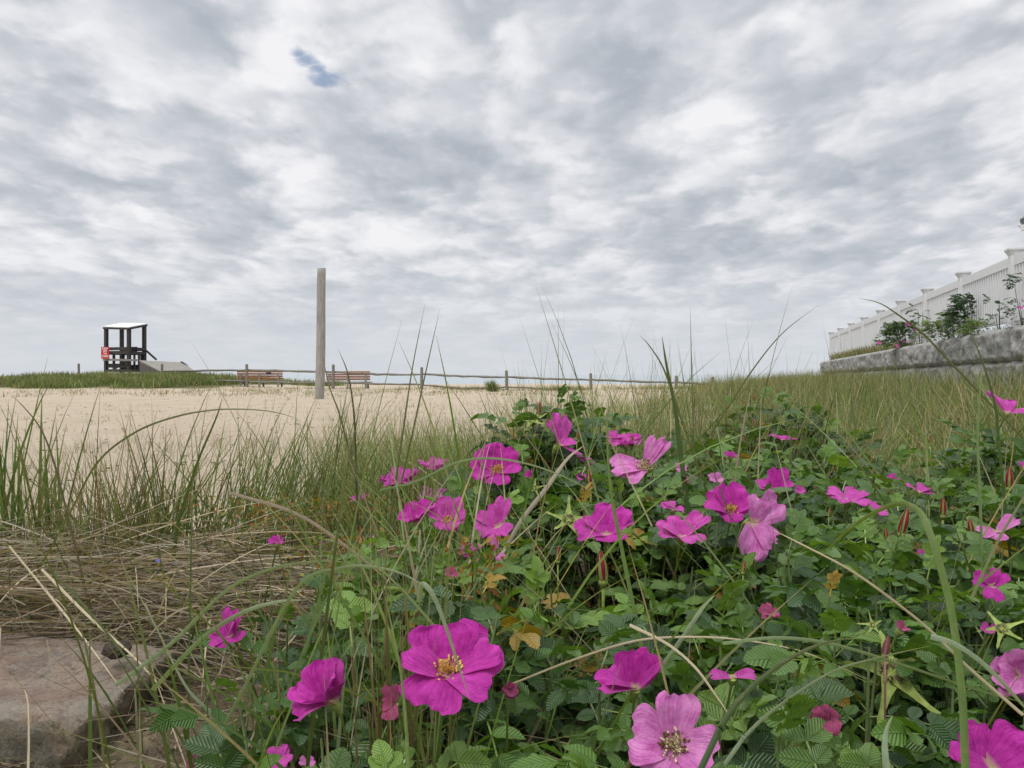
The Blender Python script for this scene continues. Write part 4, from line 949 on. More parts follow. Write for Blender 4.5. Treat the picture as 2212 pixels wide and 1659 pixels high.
# petal = (azimuth in the flower plane, length, width, tilt from axis at base, tilt at tip)
FL = [
 (968, 1458, 215, (-.02, .62, .78), 'petal_deep', [(100, 1.02, 1.35, 48, 40), (158, .98, 1.15, 50, 58), (28, 1.10, 1.2, 58, 75), (-22, 1.08, 1.25, 62, 92), (-112, .95, 1.25, 72, 118)], 'largest wide open magenta rose with yellow centre', dict(y=.74)),
 (722, 1520, 165, (-.45, .35, .80), 'petal_deep', [(70, 1.15, 1.4, 22, 18), (140, 1.10, 1.35, 50, 40), (205, 1.05, 1.1, 60, 80), (-80, .7, 1.2, 40, 28), (0, .95, 1.2, 26, 40)], 'magenta rose cupped upright, seen from the side', dict(y=.76, nost=1)),
 (505, 1378, 92, (-.25, .55, .75), 'petal_deep', [(60, 1.25, 1.15, 20, 30), (130, .9, 1.1, 48, 60), (200, .95, 1.2, 62, 70), (-70, .75, 1.2, 62, 85), (10, .9, 1., 25, 20)], 'lone cupped magenta rose beside the straw', dict(nost=1, y=.98)),
 (1372, 1490, 170, (.05, .45, .85), 'petal_deep', [(80, 1.0, 1.15, 22, 8), (30, 1.0, .8, 26, 30), (186, 1.02, .85, 72, 88), (165, .8, .8, 66, 84)], 'magenta rose with one upright petal and one lying left', dict(nost=1)),
 (1457, 1612, 190, (-.05, .92, .35), 'petal_pale', [(82, 1.18, .95, 60, 58), (165, 1.05, 1.25, 70, 88), (-125, .9, 1.2, 72, 88), (-22, .95, 1.2, 66, 64)], 'pale pink open rose with cream centre at the bottom edge', dict(y=.70, pale=1)),
 (2140, 1665, 185, (-.1, .75, .6), 'petal_deep', [(70, 1.0, 1.4, 58, 60), (130, .95, 1.1, 62, 80), (20, 1.1, 1.3, 55, 50), (-60, .9, 1.2, 70, 80), (200, .8, 1.1, 60, 80)], 'large magenta rose cut off by the lower right edge', dict(y=.66, nost=1)),
 (2202, 1462, 110, (-.5, .75, .3), 'petal_pale', five(40, 60, .9, 60, 4, 7, 24) , 'crumpled pale pink double rose at the right edge', dict(nost=1, y=.85)),
 (1074, 1022, 104, (.05, .72, .65), 'petal_deep', [(75, 1.05, 1.25, 42, 34), (125, 1.05, 1.2, 48, 46), (190, 1.0, 1.0, 68, 84), (10, .95, 1.1, 56, 60), (-100, .75, 1.1, 72, 96)], 'open magenta rose left of the crest with yellow stamens', {}),
 (1205, 962, 110, (.55, .3, .8), 'petal_mid', [(120, 1.15, .95, 38, 40), (-25, 1.5, .62, 76, 92), (60, .5, .9, 40, 50), (160, .9, .8, 50, 70)], 'magenta rose flopping sideways just below the crest tip', dict(nost=1)),
 (1394, 1012, 112, (-.1, .72, .65), 'petal_pale', [(28, 1.25, .55, 48, 52), (52, 1.15, .6, 44, 44), (182, 1.2, .95, 70, 86), (215, .95, 1.0, 76, 96)], 'wrinkled pale pink rose with petals spread left and right', dict(pale=1)),
 (868, 1052, 90, (.0, .35, .9), 'petal_deep', five(50, 62, 1, 80, 11), None, dict(nost=1)),
 (935, 1018, 64, (.1, .3, .9), 'petal_mid', five(58, 78, 1, 60, 12), None, dict(nost=1)),
 (905, 1130, 88, (-.3, .5, .8), 'petal_deep', five(38, 52, 1, 90, 13), 'foremost rose of the crowded magenta cluster', dict(nost=1)),
 (968, 1128, 82, (.1, .8, .55), 'petal_mid', [(85, 1.2, 1.2, 50, 48), (150, 1.1, 1.1, 56, 62), (30, 1.0, 1., 50, 42), (-100, .7, 1.1, 66, 86), (-40, .8, 1, 60, 70)], 'rose of the cluster showing its yellow centre', {}),
 (935, 1082, 66, (.0, .5, .85), 'petal_pale', five(50, 74, 1, 40, 15), None, dict(nost=1)),
 (1078, 1140, 96, (-.3, .75, .5), 'petal_mid', [(62, 1.25, .75, 54, 60), (120, .95, 1.0, 50, 56), (200, .9, .85, 58, 72), (-70, .9, 1.1, 62, 74)], 'ragged magenta rose with a long upper petal', dict(nost=1)),
 (1018, 1195, 48, (-.2, .4, .9), 'petal_mid', five(62, 86, 1, 40, 16), None, dict(nost=1)),
 (1072, 1195, 46, (.2, .9, .4), 'petal_pale', [(110, 1.3, .8, 60, 58), (-60, .9, .9, 66, 70)], 'single pale pink petal', dict(nost=1)),
 (1310, 1160, 118, (.0, .5, .85), 'petal_deep', [(60, 1.1, 1.2, 42, 36), (30, 1.0, .9, 50, 62), (130, .9, 1., 50, 60), (185, 1.05, 1.1, 66, 84), (-80, .6, 1, 70, 90)], 'magenta rose alone in the middle of the bushes', dict(nost=1)),
 (1470, 1165, 110, (.1, .45, .85), 'petal_mid', [(30, 1.25, .75, 44, 52), (80, .8, 1., 40, 50), (180, .9, 1.1, 62, 84), (150, .8, 1.1, 52, 60), (-60, .8, 1., 66, 80)], None, dict(nost=1)),
 (1580, 1108, 96, (-.05, .8, .6), 'petal_deep', [(95, 1.2, 1.05, 52, 50), (160, 1.2, 1.0, 58, 70), (30, 1.05, 1.1, 52, 48), (-150, .6, 1.1, 70, 88), (-40, .6, 1.1, 66, 80)], 'deep magenta rose with yellow stamens beside the drooping pale bloom', {}),
 (1622, 1128, 150, (.35, .92, .1), 'petal_pale', [(38, 1.1, .95, 66, 74), (-112, 1.1, 1.05, 70, 84), (-55, .9, .8, 66, 70), (80, .8, .8, 60, 80)], 'large drooping pale violet-pink rose', dict(nost=1)),
 (1682, 1062, 84, (-.1, .5, .8), 'petal_deep', [(80, 1.1, .9, 30, 26), (170, 1.15, .8, 64, 78), (150, .8, .8, 58, 70), (10, .7, .8, 50, 60)], None, dict(nost=1)),
 (1832, 1086, 84, (.0, .3, .95), 'petal_mid', five(62, 84, 1, 50, 21, 4), None, dict(nost=1)),
 (1895, 1106, 42, (.2, .6, .8), 'petal_mid', five(60, 80, 1, 20, 22, 3), None, dict(nost=1)),
 (1985, 1066, 60, (.2, .3, .9), 'petal_mid', [(165, 1.0, .9, 60, 70), (-10, 1.2, .8, 74, 92), (40, .8, .9, 50, 60)], None, dict(nost=1)),
 (1932, 1040, 34, (-.2, .7, .7), 'petal_deep', five(50, 70, 1, 20, 24, 4), None, dict(nost=1)),
 (2152, 1150, 82, (-.1, .8, .6), 'petal_pale', [(25, 1.2, .7, 60, 66), (190, 1.0, .7, 66, 80), (-110, .6, .8, 70, 88)], 'pale pink crumpled rose half hidden by leaves', dict(nost=1)),
 (2140, 1268, 78, (-.1, .8, .5), 'petal_deep', [(40, 1.0, .9, 60, 64), (150, .9, .9, 66, 80), (-110, 1.0, .9, 66, 80), (100, .6, .9, 50, 50)], None, dict(nost=1)),
 (2172, 894, 92, (.2, .4, .9), 'petal_mid', [(150, 1.15, 1.0, 48, 56), (-8, 1.2, .7, 70, 86), (90, .7, .9, 40, 50)], 'flattened magenta rose on top of the right bush', dict(nost=1)),
 (1690, 952, 48, (.0, .3, .9), 'petal_mid', [(165, 1.1, .7, 62, 72), (-10, 1.1, .7, 70, 90), (80, .5, .9, 50, 60)], None, dict(nost=1)),
 (852, 1520, 62, (-.2, .8, .3), 'petal_faded', [(95, 1.2, 1.1, 50, 50), (-90, 1.2, 1.1, 60, 70), (180, .7, 1., 60, 70)], 'dark crimson bloom', dict(nost=1)),
 (1100, 1492, 42, (.1, .9, .2), 'petal_faded', five(30, 60, 1, 10, 28, 6, 30), 'wilted crumpled crimson bloom', dict(nost=1)),
 (1582, 1464, 88, (.0, .55, .8), 'petal_mid', [(180, 1.0, .6, 72, 86), (0, 1.0, .6, 74, 88)], 'lone magenta petal resting under a pale blade', dict(nost=1)),
 (442, 1640, 62, (-.1, .8, .5), 'petal_faded', five(52, 70, 1, 20, 30), None, dict(nost=1, y=1.0)),
 (602, 1645, 62, (.1, .7, .7), 'petal_mid', five(55, 75, 1, 50, 31), None, dict(nost=1, y=.85)),
 (662, 1650, 36, (.3, .7, .7), 'petal_pale', five(55, 75, 1, 50, 32, 3), None, dict(nost=1, y=.85)),
 (1352, 966, 62, (-.1, .4, .85), 'petal_mid', five(50, 70, 1, 50, 33), None, dict(nost=1)),
 (1325, 950, 36, (-.1, .4, .85), 'petal_mid', five(50, 70, 1, 10, 34, 4), None, dict(nost=1)),
 (1368, 952, 36, (.1, .4, .85), 'petal_deep', five(40, 55, 1, 10, 35, 4), None, dict(nost=1)),
 (776, 1082, 34, (-.3, .6, .7), 'petal_deep', five(50, 60, 1, 10, 36, 4), None, dict(nost=1)),
 (598, 1176, 34, (-.1, .6, .7), 'petal_deep', five(50, 60, 1, 10, 37, 4), None, dict(nost=1, y=1.35)),
 (688, 1198, 56, (-.1, .5, .8), 'petal_deep', five(50, 66, 1, 40, 38, 4), None, dict(nost=1)),
 (1998, 1206, 38, (-.1, .6, .7), 'petal_mid', five(50, 60, 1, 10, 39, 4), None, dict(nost=1)),
 (1784, 1560, 64, (-.3, .85, .2), 'petal_faded', five(40, 75, 1, 10, 40, 6, 30), 'shrivelled crimson bloom in the lower right', dict(nost=1)),
 (2138, 1362, 34, (-.4, .7, .4), 'petal_mid', five(50, 60, 1, 10, 41, 3), None, dict(nost=1)),
 (1945, 1362, 34, (.1, .7, .6), 'petal_faded', five(50, 60, 1, 10, 42, 4), None, dict(nost=1)),
 (1452, 1104, 46, (.1, .4, .9), 'petal_mid', five(60, 78, 1, 10, 43, 4), None, dict(nost=1)),
 (1486, 1042, 34, (.2, .7, .6), 'petal_mid', five(50, 60, 1, 10, 44, 4), None, dict(nost=1)),
 (1146, 1032, 30, (-.2, .6, .6), 'petal_deep', five(36, 40, 1, 90, 45, 4), None, dict(nost=1)),
 (1546, 1040, 34, (.0, .7, .6), 'petal_pale', five(50, 60, 1, 10, 46, 4), None, dict(nost=1)),
 (1724, 1064, 30, (.2, .6, .7), 'petal_mid', five(50, 60, 1, 10, 47, 3), None, dict(nost=1)),
 (1578, 990, 30, (.0, .6, .7), 'petal_deep', five(40, 60, 1, 10, 48, 4), None, dict(nost=1)),
 (1468, 1014, 30, (.1, .8, .4), 'petal_pale', five(50, 60, 1, 10, 49, 3), None, dict(nost=1)),
 (2208, 1010, 24, (.0, .7, .6), 'petal_mid', five(50, 60, 1, 10, 50, 4), None, dict(nost=1)),
 (1660, 1330, 44, (.0, .7, .5), 'petal_faded', five(50, 60, 1, 10, 51, 4), None, dict(nost=1)),
 (975, 1245, 34, (.0, .7, .5), 'petal_faded', five(50, 60, 1, 10, 52, 4), None, dict(nost=1)),
 (1255, 1035, 24, (.0, .7, .5), 'petal_mid', five(50, 60, 1, 10, 53, 3), None, dict(nost=1)),
 (1955, 1185, 24, (.0, .7, .5), 'petal_mid', five(50, 60, 1, 10, 54, 3), None, dict(nost=1)),
]
def frame_of(nv):
    z = Vector((nv[0], -nv[1] * .78, nv[2] + .12)).normalized(); x = Vector((1, 0, 0)); x = (x - z * x.dot(z)).normalized(); y = z.cross(x)
    Mx = Matrix((x, y, z)).transposed(); return np.array(Mx)
def petal_mesh(az, L, Wd, a0, a1, crum, seed, ns=12, nt_=11):
    q = np.random.default_rng(seed)
    s = np.linspace(0, 1, ns)[:, None]; t_ = np.linspace(-1, 1, nt_)[None]
    hw = .5 * Wd * (.10 + 1.02 * s ** .62) * np.sqrt(np.clip(1 - np.clip((s - .66) / .38, 0, 1) ** 2.8, 0, 1))
    Lf = L * (1 - .10 * np.exp(-(t_ / .28) ** 2) * s ** 5 + .04 * np.sin(t_ * q.uniform(5, 9) + q.uniform(0, 6)) * s ** 5)
    ph = np.radians(a0 + (a1 - a0) * s ** 1.1); ds = 1 / (ns - 1)
    rr_ = np.concatenate([[0], np.cumsum((np.sin(ph[1:, 0]) + np.sin(ph[:-1, 0])) / 2 * ds)])[:, None] * Lf
    zz_2 = np.concatenate([[0], np.cumsum((np.cos(ph[1:, 0]) + np.cos(ph[:-1, 0])) / 2 * ds)])[:, None] * Lf
    lat = hw * t_
    cup = (.16 * t_ ** 2 * hw * 2 * (1 - .55 * s)) + crum * L * s ** 1.3 * (np.sin(t_ * q.uniform(3, 5) + q.uniform(0, 6)) * .5 + np.sin(t_ * q.uniform(7, 10) + s * 5 + q.uniform(0, 6)) * .28)
    cup = cup + crum * L * .9 * (fbm(t_ * 1.6 + 0 * s + seed, s * 2.2 + 0 * t_ + seed * 3, seed % 97, 3)) * s
    # edges roll outward near the tip
    cup = cup - .10 * L * ss(.72, 1.0, s) * (np.abs(t_) ** 1.5 * .6 + .5) * q.uniform(.3, 1.3)
    r = rr_ - np.cos(ph) * cup; z = zz_2 + np.sin(ph) * cup
    a = math.radians(az)
    X = math.cos(a) * r - math.sin(a) * lat; Y = math.sin(a) * r + math.cos(a) * lat
    V = np.stack([X, Y, z + 0 * lat], -1).reshape(-1, 3)
    g = np.arange(ns * nt_).reshape(ns, nt_); Q = np.stack([g[:-1, :-1], g[:-1, 1:], g[1:, 1:], g[1:, :-1]], -1).reshape(-1, 4)
    U = np.stack([(t_ * .5 + .5) + 0 * s, s + 0 * t_], -1).reshape(-1, 2)
    return V, Q, U
def tubes_np(A, B, r0, r1, n=4):
    """straight tapered tubes A->B arrays"""
    A = np.asarray(A, float); B = np.asarray(B, float); T = norm(B - A); ref = np.where(np.abs(T[:, 2:3]) < .9, np.array([[0, 0, 1.]]), np.array([[1., 0, 0]]))
    a = norm(np.cross(T, ref)); b = np.cross(T, a); q = np.arange(n) * 2 * np.pi / n
    ring = a[:, None] * np.cos(q)[None, :, None] + b[:, None] * np.sin(q)[None, :, None]
    r0 = np.broadcast_to(r0, (len(A),)); r1 = np.broadcast_to(r1, (len(A),))
    V = np.stack([A[:, None] + ring * r0[:, None, None], B[:, None] + ring * r1[:, None, None]], 1).reshape(-1, 3)
    o_ = (np.arange(len(A)) * 2 * n)[:, None]; k = np.arange(n)[None]
    Q = np.stack([o_ + k, o_ + (k + 1) % n, o_ + n + (k + 1) % n, o_ + n + k], -1).reshape(-1, 4)
    return V, Q
CULL = []
def parent_off(par, P): return np.asarray(P, float) - np.array(par.location)
fl_scale = .485
for i, (u, v, wpx, nv, mt, pet, lab, op) in enumerate(FL):
    Y = op.get('y') or max(.5, hit(u, v) - .02)
    P = Wp(u, v, Y); dia = wpx * Y / FPX; Rp = dia * (.50 if wpx > 130 else .56)
    par = bush_obj[near_bush(P[0], P[1])]; Fm = frame_of(nv)
    CULL.append((u, v - wpx * .05, wpx * .50, Y))
    P = P - Fm[:, 2] * 0
    loc = parent_off(par, P)
    # receptacle, sepals and stalk
    mb = MB(); ax = Vector(Fm[:, 2]); r_ = max(.0035, Rp * .11)
    end = Vector(P) - ax * r_ * 3.0; gz_ = float(G(P[0], P[1]))
    deep = Vector((P[0] - ax.x * Rp * .7 + rnd.uniform(-.01, .01), P[1] + abs(ax.y) * .02 + .075, max(gz_, P[2] - .20)))
    mid_ = (end + deep) / 2 + Vector((0, .035, -.01))
    mb.tube([Vector(P) - ax * .0, Vector(P) - ax * r_ * 1.2, end], [r_ * 1.25, r_ * 1.15, r_ * .4], 8)
    mb.tube([end, mid_, deep], [r_ * .38, r_ * .36, r_ * .36], 5)
    rootv = mb; V0 = rootv.v
    fo_me = bpy.data.meshes.new('flower'); fo_me.from_pydata([tuple(np.array(p) - P) for p in V0], [], rootv.f); fo_me.materials.append(M['sepal'])
    fo = link('flower', fo_me, par, tuple(loc))
    if lab: fo['label'] = lab
    crum = .15 if mt == 'petal_faded' else .085
    if 'pale' in mt: crum = .10
    for j, (az, ln, pw, a0, a1) in enumerate(pet):
        nsn = (16, 15) if wpx > 90 else ((10, 9) if wpx > 45 else (6, 5))
        Vp, Qp, Up = petal_mesh(az, Rp * ln, Rp * pw * 1.13, a0, a1, crum, i * 31 + j * 7 + 3, *nsn)
        Vp = Vp + np.array([0, 0, .0012 * j])
        Vp = Vp @ Fm.T
        link('petal', mesh_np('petal', Vp, Qp, Up, None, True, [M[mt]]), fo)
    if 'nost' not in op:
        nS = 110 if wpx > 90 else 60; q = np.random.default_rng(i)
        small = 'nost' in op
        th = q.uniform(0, 2 * np.pi, nS); el = q.uniform(.15, 1.15, nS); ln = Rp * q.uniform(.22, .36, nS)
        D = np.stack([np.cos(th) * np.sin(el), np.sin(th) * np.sin(el), np.cos(el)], -1)
        A = D * np.array([1, 1, 0]) * Rp * .07; B = A + D * ln[:, None]
        V1, Q1 = tubes_np(A @ Fm.T, B @ Fm.T, .0004, .0003, 3)
        V2, Q2 = tubes_np((B - D * .0005) @ Fm.T, (B + D * .0018) @ Fm.T, .0011, .0008, 5)
        # central boss
        ka = np.linspace(0, 2 * np.pi, 12, endpoint=False); V3 = []
        for e in (0.02, .5, 1.0, 1.4): V3 += [(math.cos(a) * math.cos(e) * Rp * .12, math.sin(a) * math.cos(e) * Rp * .12, math.sin(e) * Rp * .10) for a in ka]
        V3 = np.array(V3) @ Fm.T; Q3 = np.array([(r2 * 12 + k, r2 * 12 + (k + 1) % 12, (r2 + 1) * 12 + (k + 1) % 12, (r2 + 1) * 12 + k) for r2 in range(3) for k in range(12)])
        VV = np.concatenate([V1, V2, V3]); QQ = np.concatenate([Q1, Q2 + len(V1), Q3 + len(V1) + len(V2)])
        mi = np.concatenate([np.zeros(len(Q1)), np.where(np.repeat(q.random(nS) < (.45 if op.get('pale') else .12), 5), 1, 0), np.zeros(len(Q3))])
        link('stamens', mesh_np('stamens', VV, QQ, None, None, False, [M['stamen_pale' if op.get('pale') else 'stamen'], M['anther']], mi), fo)

# buds: (u, v_tip, v_base, label)
BUDS = [(1303, 1190, 1252, 'deep red bud streaked between green sepals'), (1166, 868, 896, None), (1947, 1098, 1150, 'fat red bud framed by brown sepals'), (2037, 1076, 1112, None), (1365, 940, 966, 'dark red pointed bud'),
        (2180, 1010, 1052, 'red bud near the right edge'), (1630, 850, 866, None), (1628, 905, 922, None), (1912, 1372, 1412, 'dusty pink pointed bud'), (1205, 1178, 1210, None), (1165, 1180, 1196, None), (1276, 1010, 1050, None),
        (2100, 1120, 1155, None), (1186, 902, 918, None), (1246, 932, 948, None), (850, 1035, 1065, None), (790, 1000, 1020, None), (1605, 1210, 1235, None), (1790, 1096, 1112, None), (1916, 1140, 1165, None), (2010, 700 + 240, 958, None)]
for i, (u, v0, v1, lab) in enumerate(BUDS):
    Y = max(.5, hit(u, v1) - .03) if v0 > 900 else 1.86 if u < 1300 else 2.9
    hgt = (v1 - v0) * Y / FPX; P = Wp(u, v1, Y); par = bush_obj[near_bush(P[0], P[1])]
    q = random.Random(i + 60); tx = q.uniform(-.25, .25); tip = Vector((tx * hgt, -.1 * hgt, hgt)); r_ = hgt * .17
    CULL.append((u, (v0 + v1) / 2, (v1 - v0) * .42, Y))
    mb = MB()
    mb.tube([Vector((0, 0, -.10 - (0 if v0 > 900 else .04))), Vector((0, 0, -.03)), Vector((0, 0, -hgt * .25))], r_ * .35, 6)
    mb.tube([Vector((0, 0, -hgt * .28)), Vector((0, 0, -hgt * .12)), Vector((0, 0, 0))], [r_ * .5, r_ * .95, r_ * .9], 8)
    for k in range(5):     # sepals: narrow pointed strips that clasp the bud
        a = k * 2 * math.pi / 5 + .4; F0_ = []; V_ = []
        for s_ in (0, .25, .5, .75, 1.0, 1.12):
            rad = r_ * (1.08 * math.sin(math.pi * min(1, .30 + s_ * .62)) + .12); da = .42 * (1 - s_ * .85)
            c = tip * s_
            for e in (-1, 0, 1): V_.append((c.x + rad * (1 + .05 * (e == 0)) * math.cos(a + e * da), c.y + rad * (1 + .05 * (e == 0)) * math.sin(a + e * da), c.z))
        for r2 in range(5):
            for e in range(2): F0_.append((r2 * 3 + e, r2 * 3 + e + 1, r2 * 3 + e + 4, r2 * 3 + e + 3))
        mb.add(V_, F0_)
    me = bpy.data.meshes.new('bud'); me.from_pydata([tuple(p) for p in mb.v], [], mb.f); me.materials.append(M['sepal'] if lab != 'dusty pink pointed bud' else M['bud_pink'])
    me.polygons.foreach_set('use_smooth', [True] * len(me.polygons))
    bo_ = link('rose_bud', me, par, tuple(parent_off(par, P)))
    if lab: bo_['label'] = lab
    V_ = []; F_ = []; n = 10
    for r2, s_ in enumerate((0, .2, .4, .6, .8, .93, 1.02)):
        rad = r_ * (1.0 * math.sin(math.pi * min(1, .30 + s_ * .66)) + .05); c = tip * s_
        for k in range(n):
            a = 2 * math.pi * k / n + s_ * 1.4; rr_ = rad * (1 + .10 * math.cos(2.5 * a)); V_.append((c.x + rr_ * math.cos(a), c.y + rr_ * math.sin(a), c.z))
    for r2 in range(6):
        for k in range(n): F_.append((r2 * n + k, r2 * n + (k + 1) % n, (r2 + 1) * n + (k + 1) % n, (r2 + 1) * n + k))
    me = bpy.data.meshes.new('petal'); me.from_pydata(V_, [], F_); me.materials.append(M['bud_red'] if lab != 'dusty pink pointed bud' else M['petal_faded']); me.polygons.foreach_set('use_smooth', [True] * len(F_))
    link('petal', me, bo_)

# spent hips with star sepals: (u, v, width, normal, label)
for i, (u, v, wpx, nv, lab) in enumerate([(1925, 1452, 250, (.0, .85, .45), 'spent hip with dry brown centre and long star-shaped sepals'), (1228, 1122, 120, (.1, .8, .5), 'spent hip with pointed sepals below the crest'),
                                          (1154, 1054, 54, (.2, .8, .4), None), (2165, 1358, 110, (-.3, .6, .6), 'spent hip with upright pale sepals'), (1885, 590 + 760, 60, (.1, .8, .4), None), (1150, 908, 90, (-.1, .5, .8), 'pale green swollen hip at the crest tip')]):
    Y = max(.5, hit(u, v) - .03) if v > 950 else 1.84
    if wpx == 250: Y = .86
    P = Wp(u, v, Y); Rp = wpx * Y / FPX / 2; Fm = frame_of(nv); par = bush_obj[near_bush(P[0], P[1])]; CULL.append((u, v, wpx * .33, Y))
    VV = []; QQ = []; o_ = 0; q = np.random.default_rng(i + 5)
    for k in range(5):
        ns_ = 8; s_ = np.linspace(0, 1, ns_)[:, None]; t_ = np.array([[-1, 0, 1.]])
        hw = Rp * .16 * np.interp(s_, [0, .15, .45, .75, .9, 1], [.9, 1.0, .45, .28, .38, .05]); a = 2 * math.pi * k / 5 + .3 + q.uniform(-.2, .2)
        r = Rp * s_ * q.uniform(.8, 1.05); z = Rp * (-.10 * s_ + q.uniform(-.25, .35) * s_ ** 2) + np.abs(t_) * hw * .3
        lat = hw * t_
        V_ = np.stack([math.cos(a) * r - math.sin(a) * lat, math.sin(a) * r + math.cos(a) * lat, z + 0 * lat], -1).reshape(-1, 3)
        g = np.arange(ns_ * 3).reshape(ns_, 3); Q_ = np.stack([g[:-1, :-1], g[:-1, 1:], g[1:, 1:], g[1:, :-1]], -1).reshape(-1, 4) + o_
        VV.append(V_); QQ.append(Q_); o_ += len(V_)
    # swollen base below the sepals
    rb = Rp * .17; ka = np.linspace(0, 2 * np.pi, 10, endpoint=False); V_ = []
    for z_, f_ in ((0, .8), (-.4, 1.1), (-1.0, 1.15), (-1.6, .6), (-1.9, .25), (-4.5, .22)): V_ += [(math.cos(a) * rb * f_, math.sin(a) * rb * f_, z_ * rb) for a in ka]
    VV.append(np.array(V_)); QQ.append(np.array([(r2 * 10 + k, r2 * 10 + (k + 1) % 10, (r2 + 1) * 10 + (k + 1) % 10, (r2 + 1) * 10 + k) for r2 in range(5) for k in range(10)]) + o_)
    V_ = np.concatenate(VV) @ Fm.T
    ho = link('rose_hip', mesh_np('rose_hip', V_, np.concatenate(QQ), None, None, True, [M['sepal']]), par, tuple(parent_off(par, P)))
    if lab: ho['label'] = lab
    if 'swollen' not in (lab or ''):
        nS = 120; th = q.uniform(0, 2 * np.pi, nS); el = q.uniform(.3, 1.5, nS); ln = Rp * q.uniform(.05, .12, nS); rad_ = Rp * q.uniform(.06, .17, nS)
        D = np.stack([np.cos(th) * np.sin(el), np.sin(th) * np.sin(el), np.cos(el) + .2], -1); A = np.stack([np.cos(th) * rad_, np.sin(th) * rad_, 0 * rad_], -1)
        V1, Q1 = tubes_np(A @ Fm.T, (A + D * ln[:, None]) @ Fm.T, Rp * .010, Rp * .007, 4)
        link('stamens', mesh_np('stamens', V1, Q1, None, None, False, [M['stamen_dry']]), ho)

# foliage and stems
def culled(P, rad=1.0):
    Yp = P[:, 1]; u = 1106 + P[:, 0] / Yp * FPX; v = 809 - (P[:, 2] - CZ) / Yp * FPX
    k = np.zeros(len(P), bool)
    for (cu, cv, r_, cY) in CULL:
        k |= (((u - cu) ** 2 + (v - cv) ** 2) < (r_ * rad) ** 2) & (Yp < cY + .015) & (Yp > cY - .30)
    return k
n = 9000
CX = R.uniform(-.5, 1.75, n); CY = R.uniform(.47, 3.4, n)
k = in_bush(CX, CY); CX, CY = CX[k], CY[k]
# thin out with a minimum spacing
order = R.permutation(len(CX)); grid = {}; keep = []
for i in order:
    x, y = CX[i], CY[i]; d = (.050 if y < 1.1 else .043) if y < 2.4 else .05; g = (int(x / d), int(y / d)); ok = True
    for a in (-1, 0, 1):
        for b in (-1, 0, 1):
            for (x2, y2) in grid.get((g[0] + a, g[1] + b), ()):
                if (x - x2) ** 2 + (y - y2) ** 2 < d * d: ok = False
    if ok: grid.setdefault(g, []).append((x, y)); keep.append(i)
CX, CY = CX[keep], CY[keep]
top = S_all(CX, CY) + CZ - R.random(len(CX)) ** 1.6 * .07 + (R.random(len(CX)) < .06) * R.uniform(.0, .035, len(CX))
gap = ss(-.12, -.34, fbm(CX * 4.5, CY * 4.5, 91, 3)) if False else np.clip((-.12 - fbm(CX * 4.5, CY * 4.5, 91, 3)) / .2, 0, 1)
top = top - .15 * gap
# extra shoots forming the crest tip
nsE = len(CX)
ex = np.array([Wp(u, v, Y) for u, v, Y in [(1110, 905, 1.84), (1135, 890, 1.86), (1165, 905, 1.85), (1205, 885, 1.86), (1230, 880, 1.87), (1095, 930, 1.83), (1150, 935, 1.83), (1190, 925, 1.84), (1255, 915, 1.9),
     (1120, 955, 1.8), (1180, 950, 1.8), (1640, 868, 2.95), (1680, 875, 3.0), (1720, 885, 3.05), (1600, 890, 2.9), (1760, 905, 3.0), (2150, 915, 1.8), (2190, 905, 1.8), (2110, 945, 1.78), (1775, 1000, 1.9), (1620, 940, 2.3)]])
CX = np.concatenate([CX, ex[:, 0]]); CY = np.concatenate([CY, ex[:, 1]]); top = np.concatenate([top, ex[:, 2]])
nb = np.array([near_bush(x, y) for x, y in zip(CX, CY)])
gz2 = G(CX, CY)
young = R.random(len(CX)) < (.16 + .35 * ss(.95, 1.2, CY) * (1 - ss(1.35, 1.6, CY)))
LEAFC = np.array([[.045, .105, .016], [.068, .150, .022], [.050, .115, .030], [.085, .17, .026], [.100, .195, .032], [.036, .085, .020]])
YOUNG = np.array([[.155, .28, .04], [.20, .33, .05], [.13, .24, .04]])
